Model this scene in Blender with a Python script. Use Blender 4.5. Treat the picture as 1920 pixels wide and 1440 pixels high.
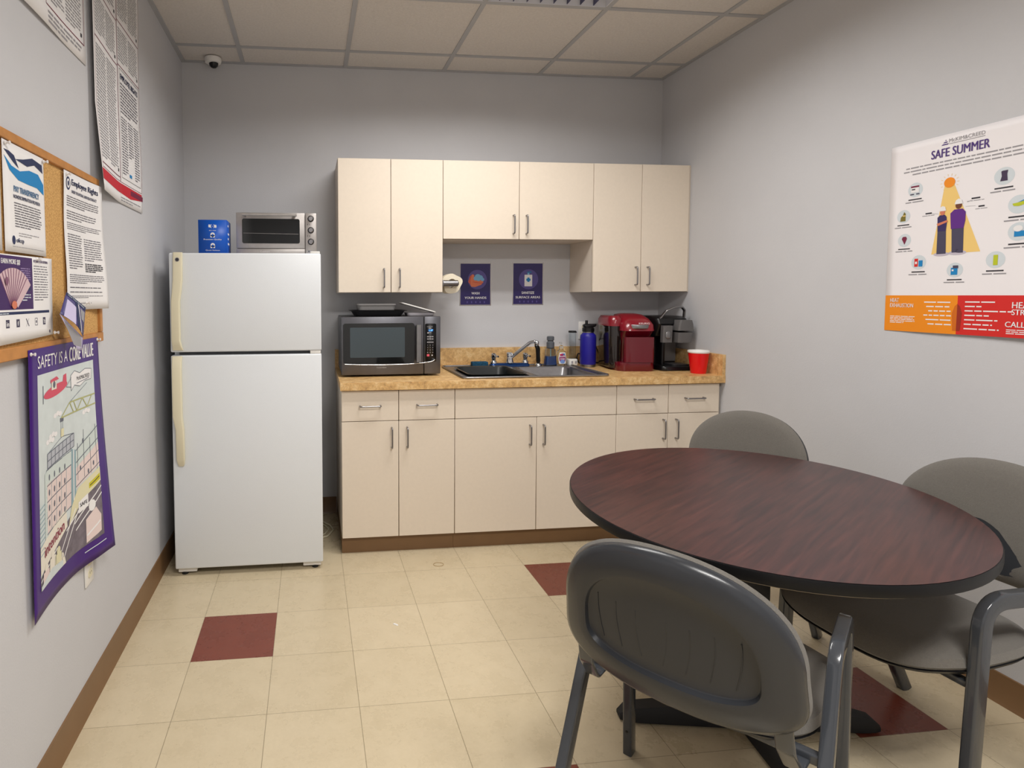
import bpy, bmesh, math, random
from mathutils import Vector, Matrix
random.seed(7)
PI = math.pi
for o in list(bpy.data.objects): bpy.data.objects.remove(o)
SC = bpy.context.scene
COL = SC.collection

# ------------------------------------------------------------------ camera, world, light, exposure
cd = bpy.data.cameras.new('camera'); cam = bpy.data.objects.new('camera', cd); COL.objects.link(cam)
cam.location = (-0.1562, -3.5827, 1.3681)
cam.rotation_euler = (1.51940666, 0.00384471, -0.10618556)
cd.sensor_fit = 'HORIZONTAL'; cd.sensor_width = 36.0
cd.lens = 1081.257 / 1920 * 36.0
cd.shift_x = 263.187 / 1920
cd.shift_y = -110.676 / 1920
cd.clip_start = 0.02
SC.camera = cam

SC.view_settings.view_transform = 'Standard'; SC.view_settings.look = 'None'
SC.view_settings.gamma = 1.0; SC.view_settings.use_curve_mapping = False
SC.view_settings.exposure = 0.46

world = bpy.data.worlds.new('world'); SC.world = world; world.use_nodes = True
world.node_tree.nodes['Background'].inputs[0].default_value = (0.8, 0.85, 0.95, 1)
world.node_tree.nodes['Background'].inputs[1].default_value = 0.05

XL, XR, YF, ZC = -0.90, 2.125, -5.20, 2.75       # left wall, right wall, wall behind the camera, ceiling
LAMP_COLOR = (1.0, 0.975, 0.94)
def louver_light(x, y, w, d, power, spread):
    l = bpy.data.lights.new('louver_light', 'AREA'); l.shape = 'RECTANGLE'; l.size = w; l.size_y = d
    l.energy = power; l.spread = math.radians(spread); l.color = LAMP_COLOR
    o = bpy.data.objects.new('louver_light', l); COL.objects.link(o); o.location = (x, y, ZC - 0.006)
    return o
# two recessed fluorescent troffers, three lamps each: light leaves below the louver cells
TROFFERS = [(0.68, -1.155), (0.68, -3.60)]
LIGHTS = []
for (tx, ty), pw in zip(TROFFERS, (8.0, 19.0)):
    for k in (-1, 0, 1):
        LIGHTS.append((louver_light(tx, ty + k * 0.195, 1.12, 0.10, pw * (1.3, 1.0, 0.36)[k + 1], 158 if ty > -2 else 172), ty))

# ------------------------------------------------------------------ materials
def lin(c):
    return tuple((x / 255 / 12.92 if x / 255 <= 0.04045 else ((x / 255 + 0.055) / 1.055) ** 2.4) for x in c) + (1,)
MATS = {}
def mat(name, rgb, rough=0.5, metal=0.0, spec=0.5, noise=0.0, nscale=20.0, bump=0.0, bscale=200.0, trans=0.0, ior=1.45,
        coat=0.0, emit=None, estr=0.0, alpha=1.0, detail=4.0, sheen=0.0):
    if name in MATS: return MATS[name]
    m = bpy.data.materials.new(name); m.use_nodes = True; nt = m.node_tree; b = nt.nodes['Principled BSDF']
    col = lin(rgb)
    b.inputs['Base Color'].default_value = col; b.inputs['Roughness'].default_value = rough
    b.inputs['Metallic'].default_value = metal; b.inputs['Specular IOR Level'].default_value = spec
    b.inputs['Transmission Weight'].default_value = trans; b.inputs['IOR'].default_value = ior
    b.inputs['Coat Weight'].default_value = coat; b.inputs['Alpha'].default_value = alpha
    b.inputs['Sheen Weight'].default_value = sheen
    if emit: b.inputs['Emission Color'].default_value = lin(emit); b.inputs['Emission Strength'].default_value = estr
    tc = nt.nodes.new('ShaderNodeTexCoord')
    if noise:
        n = nt.nodes.new('ShaderNodeTexNoise'); n.inputs['Scale'].default_value = nscale; n.inputs['Detail'].default_value = detail
        nt.links.new(tc.outputs['Object'], n.inputs['Vector'])
        mr = nt.nodes.new('ShaderNodeMapRange'); mr.inputs[1].default_value = 0.3; mr.inputs[2].default_value = 0.7
        mr.inputs[3].default_value = 1 - noise; mr.inputs[4].default_value = 1 + noise
        nt.links.new(n.outputs['Fac'], mr.inputs[0])
        mx = nt.nodes.new('ShaderNodeVectorMath'); mx.operation = 'SCALE'; mx.inputs[0].default_value = col[:3]
        nt.links.new(mr.outputs[0], mx.inputs['Scale']); nt.links.new(mx.outputs[0], b.inputs['Base Color'])
    if bump:
        n = nt.nodes.new('ShaderNodeTexNoise'); n.inputs['Scale'].default_value = bscale; n.inputs['Detail'].default_value = 3
        nt.links.new(tc.outputs['Object'], n.inputs['Vector'])
        bp = nt.nodes.new('ShaderNodeBump'); bp.inputs['Strength'].default_value = bump; bp.inputs['Distance'].default_value = 0.002
        nt.links.new(n.outputs['Fac'], bp.inputs['Height']); nt.links.new(bp.outputs[0], b.inputs['Normal'])
    MATS[name] = m
    return m

M_WALL = mat('wall_paint', (198, 198, 201), 0.75, bump=0.25, bscale=180, noise=0.02, nscale=3)
M_CEIL = mat('ceiling_tile', (212, 206, 200), 0.95, bump=1.0, bscale=260, noise=0.05, nscale=90)
M_TEE = mat('ceiling_tee', (172, 172, 174), 0.6)
M_BASE = mat('brown_vinyl_base', (122, 92, 62), 0.4, noise=0.05, nscale=8)
M_LAM = mat('cream_laminate', (226, 213, 196), 0.45, noise=0.015, nscale=60)
M_LAMSIDE = mat('cream_laminate_side', (214, 202, 188), 0.5)
M_GAP = mat('cabinet_gap', (70, 58, 48), 0.8)
M_STEEL = mat('brushed_steel', (150, 149, 151), 0.32, metal=1.0, noise=0.06, nscale=40)
M_STEELD = mat('dark_steel', (102, 102, 107), 0.36, metal=0.9, noise=0.05, nscale=30)
M_CHROME = mat('chrome', (205, 208, 212), 0.09, metal=1.0)
M_NICKEL = mat('satin_nickel', (150, 148, 150), 0.28, metal=1.0)
M_BLACK = mat('black_plastic', (16, 16, 18), 0.3)
M_BLACKM = mat('black_matte', (22, 22, 24), 0.65)
M_DARKGLASS = mat('dark_glass', (10, 12, 14), 0.06, coat=0.5)
M_WHITE = mat('white_enamel', (226, 230, 234), 0.33, bump=0.15, bscale=300)
M_IVORY = mat('aged_ivory_plastic', (222, 214, 186), 0.4)
M_WHITEP = mat('white_plastic', (232, 230, 226), 0.4)
M_PAPER = mat('paper', (232, 230, 230), 0.7)
M_INK = mat('ink_black', (52, 50, 56), 0.7)
M_BODY = mat('ink_body_copy', (104, 102, 110), 0.7)
M_GREYINK = mat('ink_grey', (150, 148, 152), 0.7)
M_NAVY = mat('ink_navy', (36, 46, 84), 0.6)
M_BLUE = mat('ink_blue', (20, 128, 190), 0.6)
M_PURPLE = mat('poster_purple', (62, 22, 116), 0.35, noise=0.06, nscale=9)
M_DPURPLE = mat('sign_purple', (40, 28, 92), 0.3)
M_RED = mat('ink_red', (196, 30, 46), 0.55)
M_MAROON = mat('ink_maroon', (118, 30, 62), 0.6)
M_ORANGE = mat('ink_orange', (236, 140, 22), 0.55)
M_POSTRED = mat('poster_red', (208, 38, 34), 0.55)
M_YELLOW = mat('ink_yellow', (236, 200, 120), 0.6)
M_PALE = mat('ink_pale_blue', (205, 213, 218), 0.6)
M_SKIN = mat('ink_skin', (206, 120, 92), 0.6)
M_GREEN = mat('ink_green', (184, 194, 40), 0.6)
M_OLIVE = mat('ink_olive', (118, 108, 44), 0.6)
M_FABRIC = mat('grey_green_fabric', (104, 100, 94), 0.95, noise=0.07, nscale=260, bump=0.8, bscale=700, sheen=0.2)
M_SHELL = mat('charcoal_plastic', (46, 48, 52), 0.27, bump=0.05, bscale=600)
M_FRAME = mat('grey_powder_coat', (58, 61, 66), 0.20, coat=0.4)
M_EDGE = mat('black_table_edge', (12, 12, 14), 0.4, spec=0.3)
M_CLEAR = mat('clear_plastic', (240, 244, 246), 0.05, trans=1.0, ior=1.3)

def counter_mat():
    m = bpy.data.materials.new('speckled_tan_laminate'); m.use_nodes = True; nt = m.node_tree; b = nt.nodes['Principled BSDF']
    tc = nt.nodes.new('ShaderNodeTexCoord')
    n1 = nt.nodes.new('ShaderNodeTexNoise'); n1.inputs['Scale'].default_value = 26; n1.inputs['Detail'].default_value = 8; n1.inputs['Roughness'].default_value = 0.75
    n2 = nt.nodes.new('ShaderNodeTexVoronoi'); n2.inputs['Scale'].default_value = 130
    r = nt.nodes.new('ShaderNodeValToRGB'); r.color_ramp.elements[0].position = 0.30; r.color_ramp.elements[0].color = lin((158, 122, 80))
    r.color_ramp.elements[1].position = 0.66; r.color_ramp.elements[1].color = lin((224, 194, 144))
    e = r.color_ramp.elements.new(0.5); e.color = lin((204, 164, 108))
    nt.links.new(tc.outputs['Object'], n1.inputs['Vector']); nt.links.new(tc.outputs['Object'], n2.inputs['Vector'])
    nt.links.new(n1.outputs['Fac'], r.inputs[0])
    mr = nt.nodes.new('ShaderNodeMapRange'); mr.inputs[1].default_value = 0.0; mr.inputs[2].default_value = 0.5; mr.inputs[3].default_value = 0.88; mr.inputs[4].default_value = 1.1
    nt.links.new(n2.outputs['Distance'], mr.inputs[0])
    vm = nt.nodes.new('ShaderNodeVectorMath'); vm.operation = 'SCALE'
    nt.links.new(r.outputs[0], vm.inputs[0]); nt.links.new(mr.outputs[0], vm.inputs['Scale']); nt.links.new(vm.outputs[0], b.inputs['Base Color'])
    b.inputs['Roughness'].default_value = 0.35
    return m
M_COUNTER = counter_mat()

GRAIN = 33
def wood_mat():
    m = bpy.data.materials.new('mahogany_laminate'); m.use_nodes = True; nt = m.node_tree; b = nt.nodes['Principled BSDF']
    tc = nt.nodes.new('ShaderNodeTexCoord'); mp = nt.nodes.new('ShaderNodeMapping')
    mp.inputs['Scale'].default_value = (1.4, 26, 1)
    mr_ = nt.nodes.new('ShaderNodeMapping'); mr_.inputs['Rotation'].default_value = (0, 0, math.radians(-GRAIN)); nt.links.new(mr_.outputs[0], mp.inputs[0])
    n1 = nt.nodes.new('ShaderNodeTexNoise'); n1.inputs['Scale'].default_value = 3.0; n1.inputs['Detail'].default_value = 7; n1.inputs['Roughness'].default_value = 0.6; n1.inputs['Distortion'].default_value = 0.4
    n2 = nt.nodes.new('ShaderNodeTexNoise'); n2.inputs['Scale'].default_value = 4.0; n2.inputs['Detail'].default_value = 2
    nt.links.new(tc.outputs['Object'], mr_.inputs[0]); nt.links.new(mp.outputs[0], n1.inputs['Vector']); nt.links.new(tc.outputs['Object'], n2.inputs['Vector'])
    ad = nt.nodes.new('ShaderNodeMath'); ad.operation = 'MULTIPLY_ADD'; ad.inputs[1].default_value = 0.35
    nt.links.new(n2.outputs['Fac'], ad.inputs[0]); nt.links.new(n1.outputs['Fac'], ad.inputs[2])
    r = nt.nodes.new('ShaderNodeValToRGB'); r.color_ramp.elements[0].position = 0.48; r.color_ramp.elements[0].color = lin((42, 24, 26))
    r.color_ramp.elements[1].position = 0.90; r.color_ramp.elements[1].color = lin((76, 42, 39))
    nt.links.new(ad.outputs[0], r.inputs[0]); nt.links.new(r.outputs[0], b.inputs['Base Color'])
    b.inputs['Roughness'].default_value = 0.3; b.inputs['Specular IOR Level'].default_value = 0.5
    return m
M_WOOD = wood_mat()

def cork_mat():
    m = bpy.data.materials.new('cork'); m.use_nodes = True; nt = m.node_tree; b = nt.nodes['Principled BSDF']
    tc = nt.nodes.new('ShaderNodeTexCoord'); n1 = nt.nodes.new('ShaderNodeTexNoise'); n1.inputs['Scale'].default_value = 220; n1.inputs['Detail'].default_value = 4
    nt.links.new(tc.outputs['Object'], n1.inputs['Vector'])
    r = nt.nodes.new('ShaderNodeValToRGB'); r.color_ramp.elements[0].position = 0.35; r.color_ramp.elements[0].color = lin((178, 134, 76))
    r.color_ramp.elements[1].position = 0.65; r.color_ramp.elements[1].color = lin((214, 170, 106))
    nt.links.new(n1.outputs['Fac'], r.inputs[0]); nt.links.new(r.outputs[0], b.inputs['Base Color']); b.inputs['Roughness'].default_value = 0.9
    return m
M_CORK = cork_mat()
M_OAK = mat('oak_frame', (186, 128, 68), 0.5, noise=0.12, nscale=30)

T = 0.3048; TOX, TOY = -0.3099, -0.822
def tile_mat(name, c1, c2, red=False):
    m = bpy.data.materials.new(name); m.use_nodes = True; nt = m.node_tree; b = nt.nodes['Principled BSDF']; L = nt.links.new
    N = nt.nodes.new
    tc = N('ShaderNodeTexCoord'); sp = N('ShaderNodeSeparateXYZ'); L(tc.outputs['Object'], sp.inputs[0])
    def math_(op, a, bb=None, c=None):
        n = N('ShaderNodeMath'); n.operation = op
        for i, v in enumerate((a, bb, c)):
            if v is None: continue
            if isinstance(v, (int, float)): n.inputs[i].default_value = v
            else: L(v, n.inputs[i])
        return n.outputs[0]
    seams = []; cells = []
    for ax, off in ((0, TOX), (1, TOY)):
        q = math_('DIVIDE', math_('SUBTRACT', sp.outputs[ax], off), T)
        cells.append(math_('FLOOR', q))
        f = math_('SUBTRACT', q, math_('ROUND', q))
        seams.append(math_('LESS_THAN', math_('ABSOLUTE', f), 0.0036 if ax == 0 else 0.0028))
    seam = math_('MAXIMUM', seams[0], seams[1])
    cb = N('ShaderNodeCombineXYZ'); L(cells[0], cb.inputs[0]); L(cells[1], cb.inputs[1])
    wn = N('ShaderNodeTexWhiteNoise'); wn.noise_dimensions = '3D'; L(cb.outputs[0], wn.inputs['Vector'])
    nz = N('ShaderNodeTexNoise'); nz.inputs['Scale'].default_value = 9; nz.inputs['Detail'].default_value = 8; nz.inputs['Roughness'].default_value = 0.7
    L(tc.outputs['Object'], nz.inputs['Vector'])
    nf = N('ShaderNodeTexNoise'); nf.inputs['Scale'].default_value = 110; nf.inputs['Detail'].default_value = 3; L(tc.outputs['Object'], nf.inputs['Vector'])
    mixf = math_('ADD', math_('MULTIPLY', nz.outputs['Fac'], 0.9), math_('ADD', math_('MULTIPLY', wn.outputs['Value'], 0.22), math_('MULTIPLY', nf.outputs['Fac'], 0.35)))
    mr = N('ShaderNodeMapRange'); mr.inputs[1].default_value = 0.45; mr.inputs[2].default_value = 1.05; L(mixf, mr.inputs[0])
    mc = N('ShaderNodeMix'); mc.data_type = 'RGBA'; mc.inputs[6].default_value = lin(c1); mc.inputs[7].default_value = lin(c2); L(mr.outputs[0], mc.inputs[0])
    ms = N('ShaderNodeMix'); ms.data_type = 'RGBA'; L(math_('MULTIPLY', seam, 0.62 if not red else 0.3), ms.inputs[0]); L(mc.outputs[2], ms.inputs[6]); ms.inputs[7].default_value = lin((92, 78, 56))
    L(ms.outputs[2], b.inputs['Base Color'])
    rr = N('ShaderNodeMapRange'); rr.inputs[3].default_value = 0.2; rr.inputs[4].default_value = 0.36; L(nz.outputs['Fac'], rr.inputs[0]); L(rr.outputs[0], b.inputs['Roughness'])
    b.inputs['Specular IOR Level'].default_value = 0.5
    return m
M_TILE = tile_mat('cream_vinyl_tile', (192, 177, 147), (208, 193, 164))
M_REDTILE = tile_mat('rust_vinyl_tile', (108, 50, 36), (126, 62, 46), True)

# ------------------------------------------------------------------ object helpers
def tag(o, label=None, cat=None, group=None, kind=None):
    if label: o['label'] = label
    if cat: o['category'] = cat
    if group: o['group'] = group
    if kind: o['kind'] = kind
    return o
def thing(name, label, cat, loc=(0, 0, 0), rz=0.0, group=None):
    o = bpy.data.objects.new(name, None); COL.objects.link(o); o.location = loc; o.rotation_euler = (0, 0, rz)
    o.empty_display_size = 0.05
    return tag(o, label, cat, group)
def copy_tree(o, parent=None):
    c = o.copy(); COL.objects.link(c); c.parent = parent
    for ch in list(o.children): copy_tree(ch, c)
    return c

class MB:
    def __init__(s): s.bm = bmesh.new(); s.mats = []
    def mi(s, m):
        if m not in s.mats: s.mats.append(m)
        return s.mats.index(m)
    def _merge(s, b, m, M=None, smooth=False):
        if M is not None: bmesh.ops.transform(b, matrix=M, verts=b.verts)
        i = s.mi(m)
        for f in b.faces: f.material_index = i; f.smooth = smooth
        me = bpy.data.meshes.new('t'); b.to_mesh(me); b.free(); s.bm.from_mesh(me); bpy.data.meshes.remove(me)
        return s
    def box(s, x0, x1, y0, y1, z0, z1, m, bev=0.0, seg=2, M=None):
        b = bmesh.new(); bmesh.ops.create_cube(b, size=1)
        for v in b.verts: v.co = Vector(((x0 + x1) / 2 + v.co.x * (x1 - x0), (y0 + y1) / 2 + v.co.y * (y1 - y0), (z0 + z1) / 2 + v.co.z * (z1 - z0)))
        if bev: bmesh.ops.bevel(b, geom=b.edges[:], offset=bev, segments=seg, profile=0.5, affect='EDGES', clamp_overlap=True)
        return s._merge(b, m, M)
    def loft(s, rings, m, M=None, cap=True, smooth=True, closed=False):
        b = bmesh.new(); R = [[b.verts.new(p) for p in r] for r in rings]; n = len(rings[0])
        pairs = list(zip(R, R[1:])) + ([(R[-1], R[0])] if closed else [])
        for a, c in pairs:
            for i in range(n):
                j = (i + 1) % n
                try: b.faces.new((a[i], a[j], c[j], c[i]))
                except ValueError: pass
        if cap and not closed: b.faces.new(R[0][::-1]); b.faces.new(R[-1])
        bmesh.ops.recalc_face_normals(b, faces=b.faces)
        return s._merge(b, m, M, smooth)
    def lathe(s, prof, m, c=(0, 0, 0), n=32, M=None, smooth=True, cap=True):
        rings = [[(c[0] + r * math.cos(2 * PI * i / n), c[1] + r * math.sin(2 * PI * i / n), c[2] + z) for i in range(n)] for r, z in prof]
        return s.loft(rings, m, M, cap, smooth)
    def tube(s, path, prof, m, lateral=None, M=None, closed=False, smooth=True):
        """prof: list of (a, b) -> offset a*lateral + b*normal; or a radius"""
        if isinstance(prof, (int, float)):
            r = prof; prof = [(r * math.cos(2 * PI * i / 12), r * math.sin(2 * PI * i / 12)) for i in range(12)]
        P = [Vector(p) for p in path]; rings = []; n = len(P); lat = Vector(lateral) if lateral else None; prev = None
        for i in range(n):
            if closed: t = (P[(i + 1) % n] - P[i - 1]).normalized()
            else: t = (P[min(i + 1, n - 1)] - P[max(i - 1, 0)]).normalized()
            if lat is not None: L_ = (lat - t * lat.dot(t)).normalized()
            else:
                if prev is None: prev = t.orthogonal().normalized()
                L_ = (prev - t * prev.dot(t)).normalized(); prev = L_
            N_ = t.cross(L_).normalized()
            rings.append([P[i] + L_ * a + N_ * c for a, c in prof])
        return s.loft(rings, m, M, True, smooth, closed)
    def build(s, name, parent=None, loc=None, kind=None, auto=True, label=None):
        me = bpy.data.meshes.new(name); s.bm.to_mesh(me); s.bm.free()
        for m in s.mats: me.materials.append(m)
        if auto:
            try: me.set_sharp_from_angle(angle=math.radians(40))
            except Exception: pass
        o = bpy.data.objects.new(name, me); COL.objects.link(o)
        if parent: o.parent = parent
        if loc is not None: o.location = loc
        if kind: o['kind'] = kind
        if label: o['label'] = label
        return o

def rrect(hw, hd, r, n=5, cx=0, cy=0):
    r = min(r, hw * 0.999, hd * 0.999); out = []
    for q, (sx, sy) in enumerate(((1, 1), (-1, 1), (-1, -1), (1, -1))):
        for i in range(n + 1):
            a = q * PI / 2 + i / n * PI / 2
            out.append((cx + sx * (hw - r) + r * math.cos(a), cy + sy * (hd - r) + r * math.sin(a)))
    return out
def ring(z, hw, hd, r, cx=0, cy=0, n=5): return [(x, y, z) for x, y in rrect(hw, hd, r, n, cx, cy)]
def roundpath(pts, r, n=7):
    P = [Vector(p) for p in pts]; out = [P[0]]
    for i in range(1, len(P) - 1):
        a = (P[i - 1] - P[i]); c = (P[i + 1] - P[i]); rr = min(r if not isinstance(r, (list, tuple)) else r[i - 1], a.length * .49, c.length * .49)
        ang = a.angle(c); d = min(rr / math.tan(ang / 2), a.length * .49, c.length * .49)
        p0 = P[i] + a.normalized() * d; p1 = P[i] + c.normalized() * d
        for k in range(n + 1):
            t = k / n; out.append((1 - t) ** 2 * p0 + 2 * t * (1 - t) * P[i] + t * t * p1)
    out.append(P[-1]); return out

_TC = {}
def text_geo(s, bold=0.0):
    key = (s, bold)
    if key in _TC: return _TC[key]
    c = bpy.data.curves.new('t', 'FONT'); c.body = s; c.resolution_u = 3; c.offset = bold
    o = bpy.data.objects.new('t', c); COL.objects.link(o)
    dg = bpy.context.evaluated_depsgraph_get(); me = o.evaluated_get(dg).to_mesh()
    vs = [(v.co.x, v.co.y) for v in me.vertices]; fs = [tuple(p.vertices) for p in me.polygons]
    o.evaluated_get(dg).to_mesh_clear(); bpy.data.objects.remove(o); bpy.data.curves.remove(c)
    x0 = min(v[0] for v in vs); x1 = max(v[0] for v in vs); y0 = min(v[1] for v in vs); y1 = max(v[1] for v in vs)
    _TC[key] = ([(v[0] - x0, v[1] - y0) for v in vs], fs, x1 - x0, y1 - y0)
    return _TC[key]

class Sheet:
    """printed sheet laid out in (u right, v up), then mapped onto place(u, v, d)"""
    def __init__(s, step=0.05): s.items = []; s.step = step
    def poly(s, pts, m, layer=1): s.items.append(([tuple(p) for p in pts], [tuple(range(len(pts)))], m, layer)); return s
    def rect(s, u0, v0, u1, v1, m, layer=1): return s.poly([(u0, v0), (u1, v0), (u1, v1), (u0, v1)], m, layer)
    def oval(s, u, v, a, b, m, layer=1, n=28, rot=0):
        return s.poly([(u + a * math.cos(t) * math.cos(rot) - b * math.sin(t) * math.sin(rot), v + a * math.cos(t) * math.sin(rot) + b * math.sin(t) * math.cos(rot)) for t in [2 * PI * i / n for i in range(n)]], m, layer)
    def line(s, u0, v0, u1, v1, w, m, layer=2):
        d = Vector((u1 - u0, v1 - v0)); n = Vector((-d.y, d.x)).normalized() * w / 2
        return s.poly([(u0 - n.x, v0 - n.y), (u1 - n.x, v1 - n.y), (u1 + n.x, v1 + n.y), (u0 + n.x, v0 + n.y)], m, layer)
    def frame(s, u0, v0, u1, v1, w, m, layer=2):
        s.line(u0, v0, u1, v0, w, m, layer); s.line(u1, v0, u1, v1, w, m, layer); s.line(u1, v1, u0, v1, w, m, layer); s.line(u0, v1, u0, v0, w, m, layer); return s
    def text(s, t, u, v, h, m, width=None, align='l', layer=3, bold=0.0, shear=0.0, rise=0.0):
        vs, fs, w, hh = text_geo(t, 0.0); sy = h / hh; sx = (width / w) if width else sy
        W = w * sx; ou = u if align == 'l' else (u - W / 2 if align == 'c' else u - W)
        for q in range(2 if bold else 1):
            s.items.append(([(ou + x * sx + y * sy * shear + q * h * .055, v + y * sy + x * sx * rise) for x, y in vs], fs, m, layer + q))
        return s
    def greek(s, u0, v0, u1, v1, n, m, th=0.35, layer=2, last=0.6, words=True):
        """n lines of body copy too small to read in the photograph"""
        st = (v1 - v0) / n
        for i in range(n):
            y = v1 - (i + 0.5) * st; e = u1 if i < n - 1 else u0 + (u1 - u0) * last
            e -= (u1 - u0) * random.uniform(0, 0.08)
            if words:
                x = u0
                while x < e - st * .4:
                    w = min(random.uniform(1.2, 5.0) * st, e - x); s.rect(x, y - st * th / 2, x + w, y + st * th / 2, m, layer); x += w + st * 0.45
            else: s.rect(u0, y - st * th / 2, e, y + st * th / 2, m, layer)
        return s
    def build(s, name, place, outline, m_base, parent=None, thick=0.0008, lay=0.00035, kind=None):
        out = MB(); bm = out.bm
        us = [p[0] for p in outline]; vs_ = [p[1] for p in outline]
        def cut(b):
            for lo, hi, ax in ((min(us), max(us), 0), (min(vs_), max(vs_), 1)):
                k = lo + s.step
                while k < hi - 1e-6:
                    no = (1, 0, 0) if ax == 0 else (0, 1, 0); co = (k, 0, 0) if ax == 0 else (0, k, 0)
                    g = b.verts[:] + b.edges[:] + b.faces[:]
                    xs = [v.co[ax] for v in b.verts]
                    if xs and min(xs) < k - 1e-7 and max(xs) > k + 1e-7: bmesh.ops.bisect_plane(b, geom=g, plane_co=co, plane_no=no, dist=1e-7)
                    k += s.step
        b = bmesh.new(); b.faces.new([b.verts.new((p[0], p[1], 0)) for p in outline])
        if s.step:
            cut(b); bmesh.ops.triangulate(b, faces=b.faces[:])
        for f in b.faces: f.smooth = True
        g = bmesh.ops.extrude_face_region(b, geom=b.faces[:])
        nv = [e for e in g['geom'] if isinstance(e, bmesh.types.BMVert)]
        for v in nv: v.co.z = 1.0
        bmesh.ops.recalc_face_normals(b, faces=b.faces)
        for v in b.verts: v.co = Vector(place(v.co.x, v.co.y, thick if v.co.z > .5 else 0.0))
        i = out.mi(m_base)
        for f in b.faces: f.material_index = i
        me = bpy.data.meshes.new('t'); b.to_mesh(me); b.free(); bm.from_mesh(me); bpy.data.meshes.remove(me)
        groups = {}
        for it in s.items: groups.setdefault((out.mi(it[2]), it[3]), []).append(it)
        for (mi_, layer), its in groups.items():
            b = bmesh.new()
            for vs, fs, m, l in its:
                V = [b.verts.new((x, y, 0)) for x, y in vs]
                for f in fs:
                    try: b.faces.new([V[k] for k in f])
                    except ValueError: pass
            bmesh.ops.triangulate(b, faces=b.faces[:])
            if s.step: cut(b)
            for f in b.faces:
                if f.normal.z < 0: f.normal_flip()
                f.material_index = mi_; f.smooth = True
            for v in b.verts: v.co = Vector(place(v.co.x, v.co.y, thick + lay * layer))
            me = bpy.data.meshes.new('t'); b.to_mesh(me); b.free(); bm.from_mesh(me); bpy.data.meshes.remove(me)
        return out.build(name, parent, kind=kind, auto=False)

def on_left(y0, z0, off=0.0, bend=None):
    return lambda u, v, d: (XL + off + (bend(u, v) if bend else 0) + d, y0 + u, z0 + v)
def on_right(y0, z0, off=0.0, bend=None):
    return lambda u, v, d: (XR - off - (bend(u, v) if bend else 0) - d, y0 - u, z0 + v)
def on_back(x0, z0, off=0.0, bend=None, y=0.0):
    return lambda u, v, d: (x0 + u, y - off - (bend(u, v) if bend else 0) - d, z0 + v)
def R4(w, h): return [(0, 0), (w, 0), (w, h), (0, h)]

# ------------------------------------------------------------------ the room
b = MB()
nx0, nx1 = -3, 9; ny0, ny1 = -4, 16
red = {(-1, 1), (4, 0), (6, 3), (2, 4)}
fx = sorted({XL - .02, XR + .02} | {TOX + k * T for k in range(-6, 12) if XL < TOX + k * T < XR})
fy = sorted({YF, 0.02} | {TOY - j * T for j in range(-6, 24) if YF < TOY - j * T < 0})
fb = bmesh.new(); grid = {}
for x in fx:
    for y in fy: grid[x, y] = fb.verts.new((x, y, 0))
mi_t, mi_r = b.mi(M_TILE), b.mi(M_REDTILE)
for x0, x1 in zip(fx, fx[1:]):
    for y0, y1 in zip(fy, fy[1:]):
        f = fb.faces.new((grid[x0, y0], grid[x1, y0], grid[x1, y1], grid[x0, y1]))
        k = math.floor(((x0 + x1) / 2 - TOX) / T); j = math.floor((TOY - (y0 + y1) / 2) / T)
        f.material_index = mi_r if (k, j) in red else mi_t
me = bpy.data.meshes.new('t'); fb.to_mesh(me); fb.free(); b.bm.from_mesh(me)
floor = b.build('floor', kind='structure', auto=False)
for nm, a in (('wall_back', (XL - .1, XR + .1, 0, .1, 0, ZC + .12)), ('wall_left', (XL - .1, XL, YF, 0, 0, ZC + .12)),
              ('wall_right', (XR, XR + .1, YF, 0, 0, ZC + .12)), ('wall_front', (XL - .1, XR + .1, YF - .1, YF, 0, ZC + .12))):
    MB().box(*a, M_WALL).build(nm, kind='structure')
# ceiling: mineral fibre tiles in a T-bar grid
GX, GY, G = -0.5406, -0.2413, 0.6096
gxs = [XL] + [GX + k * G for k in range(0, 5)] + [XR]; gys = [0.0] + [GY - j * G for j in range(0, 9) if GY - j * G > YF] + [YF]
tro = []
cb = MB()
def is_troffer(x0, x1, y0, y1):
    cx, cy = (x0 + x1) / 2, (y0 + y1) / 2
    return any(abs(cx - tx) < .62 and abs(cy - ty) < .3 for tx, ty in TROFFERS)
for x0, x1 in zip(gxs, gxs[1:]):
    for y1, y0 in zip(gys, gys[1:]):
        if is_troffer(x0, x1, y0, y1): continue
        cb.box(x0, x1, y0, y1, ZC + .004, ZC + .02, M_CEIL)
ceiling = cb.build('ceiling', kind='structure', auto=False)
tb = MB()
for x in gxs[1:-1]: tb.box(x - .012, x + .012, YF, 0, ZC - .001, ZC + .006, M_TEE)
for y in gys[1:-1]:
    segs = [(XL, XR)]
    for tx, ty in TROFFERS:
        if abs(y - ty) < .25: segs = [(XL, tx - .61), (tx + .61, XR)]
    for a, c in segs: tb.box(a, c, y - .012, y + .012, ZC - .0012, ZC + .0058, M_TEE)
tb.box(XL, XL + .024, YF, 0, ZC - .0014, ZC + .005, M_TEE); tb.box(XR - .024, XR, YF, 0, ZC - .0014, ZC + .005, M_TEE)
tb.box(XL, XR, -.024, 0, ZC - .0016, ZC + .005, M_TEE)
tb.build('ceiling_grid', parent=ceiling, auto=False)
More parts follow.
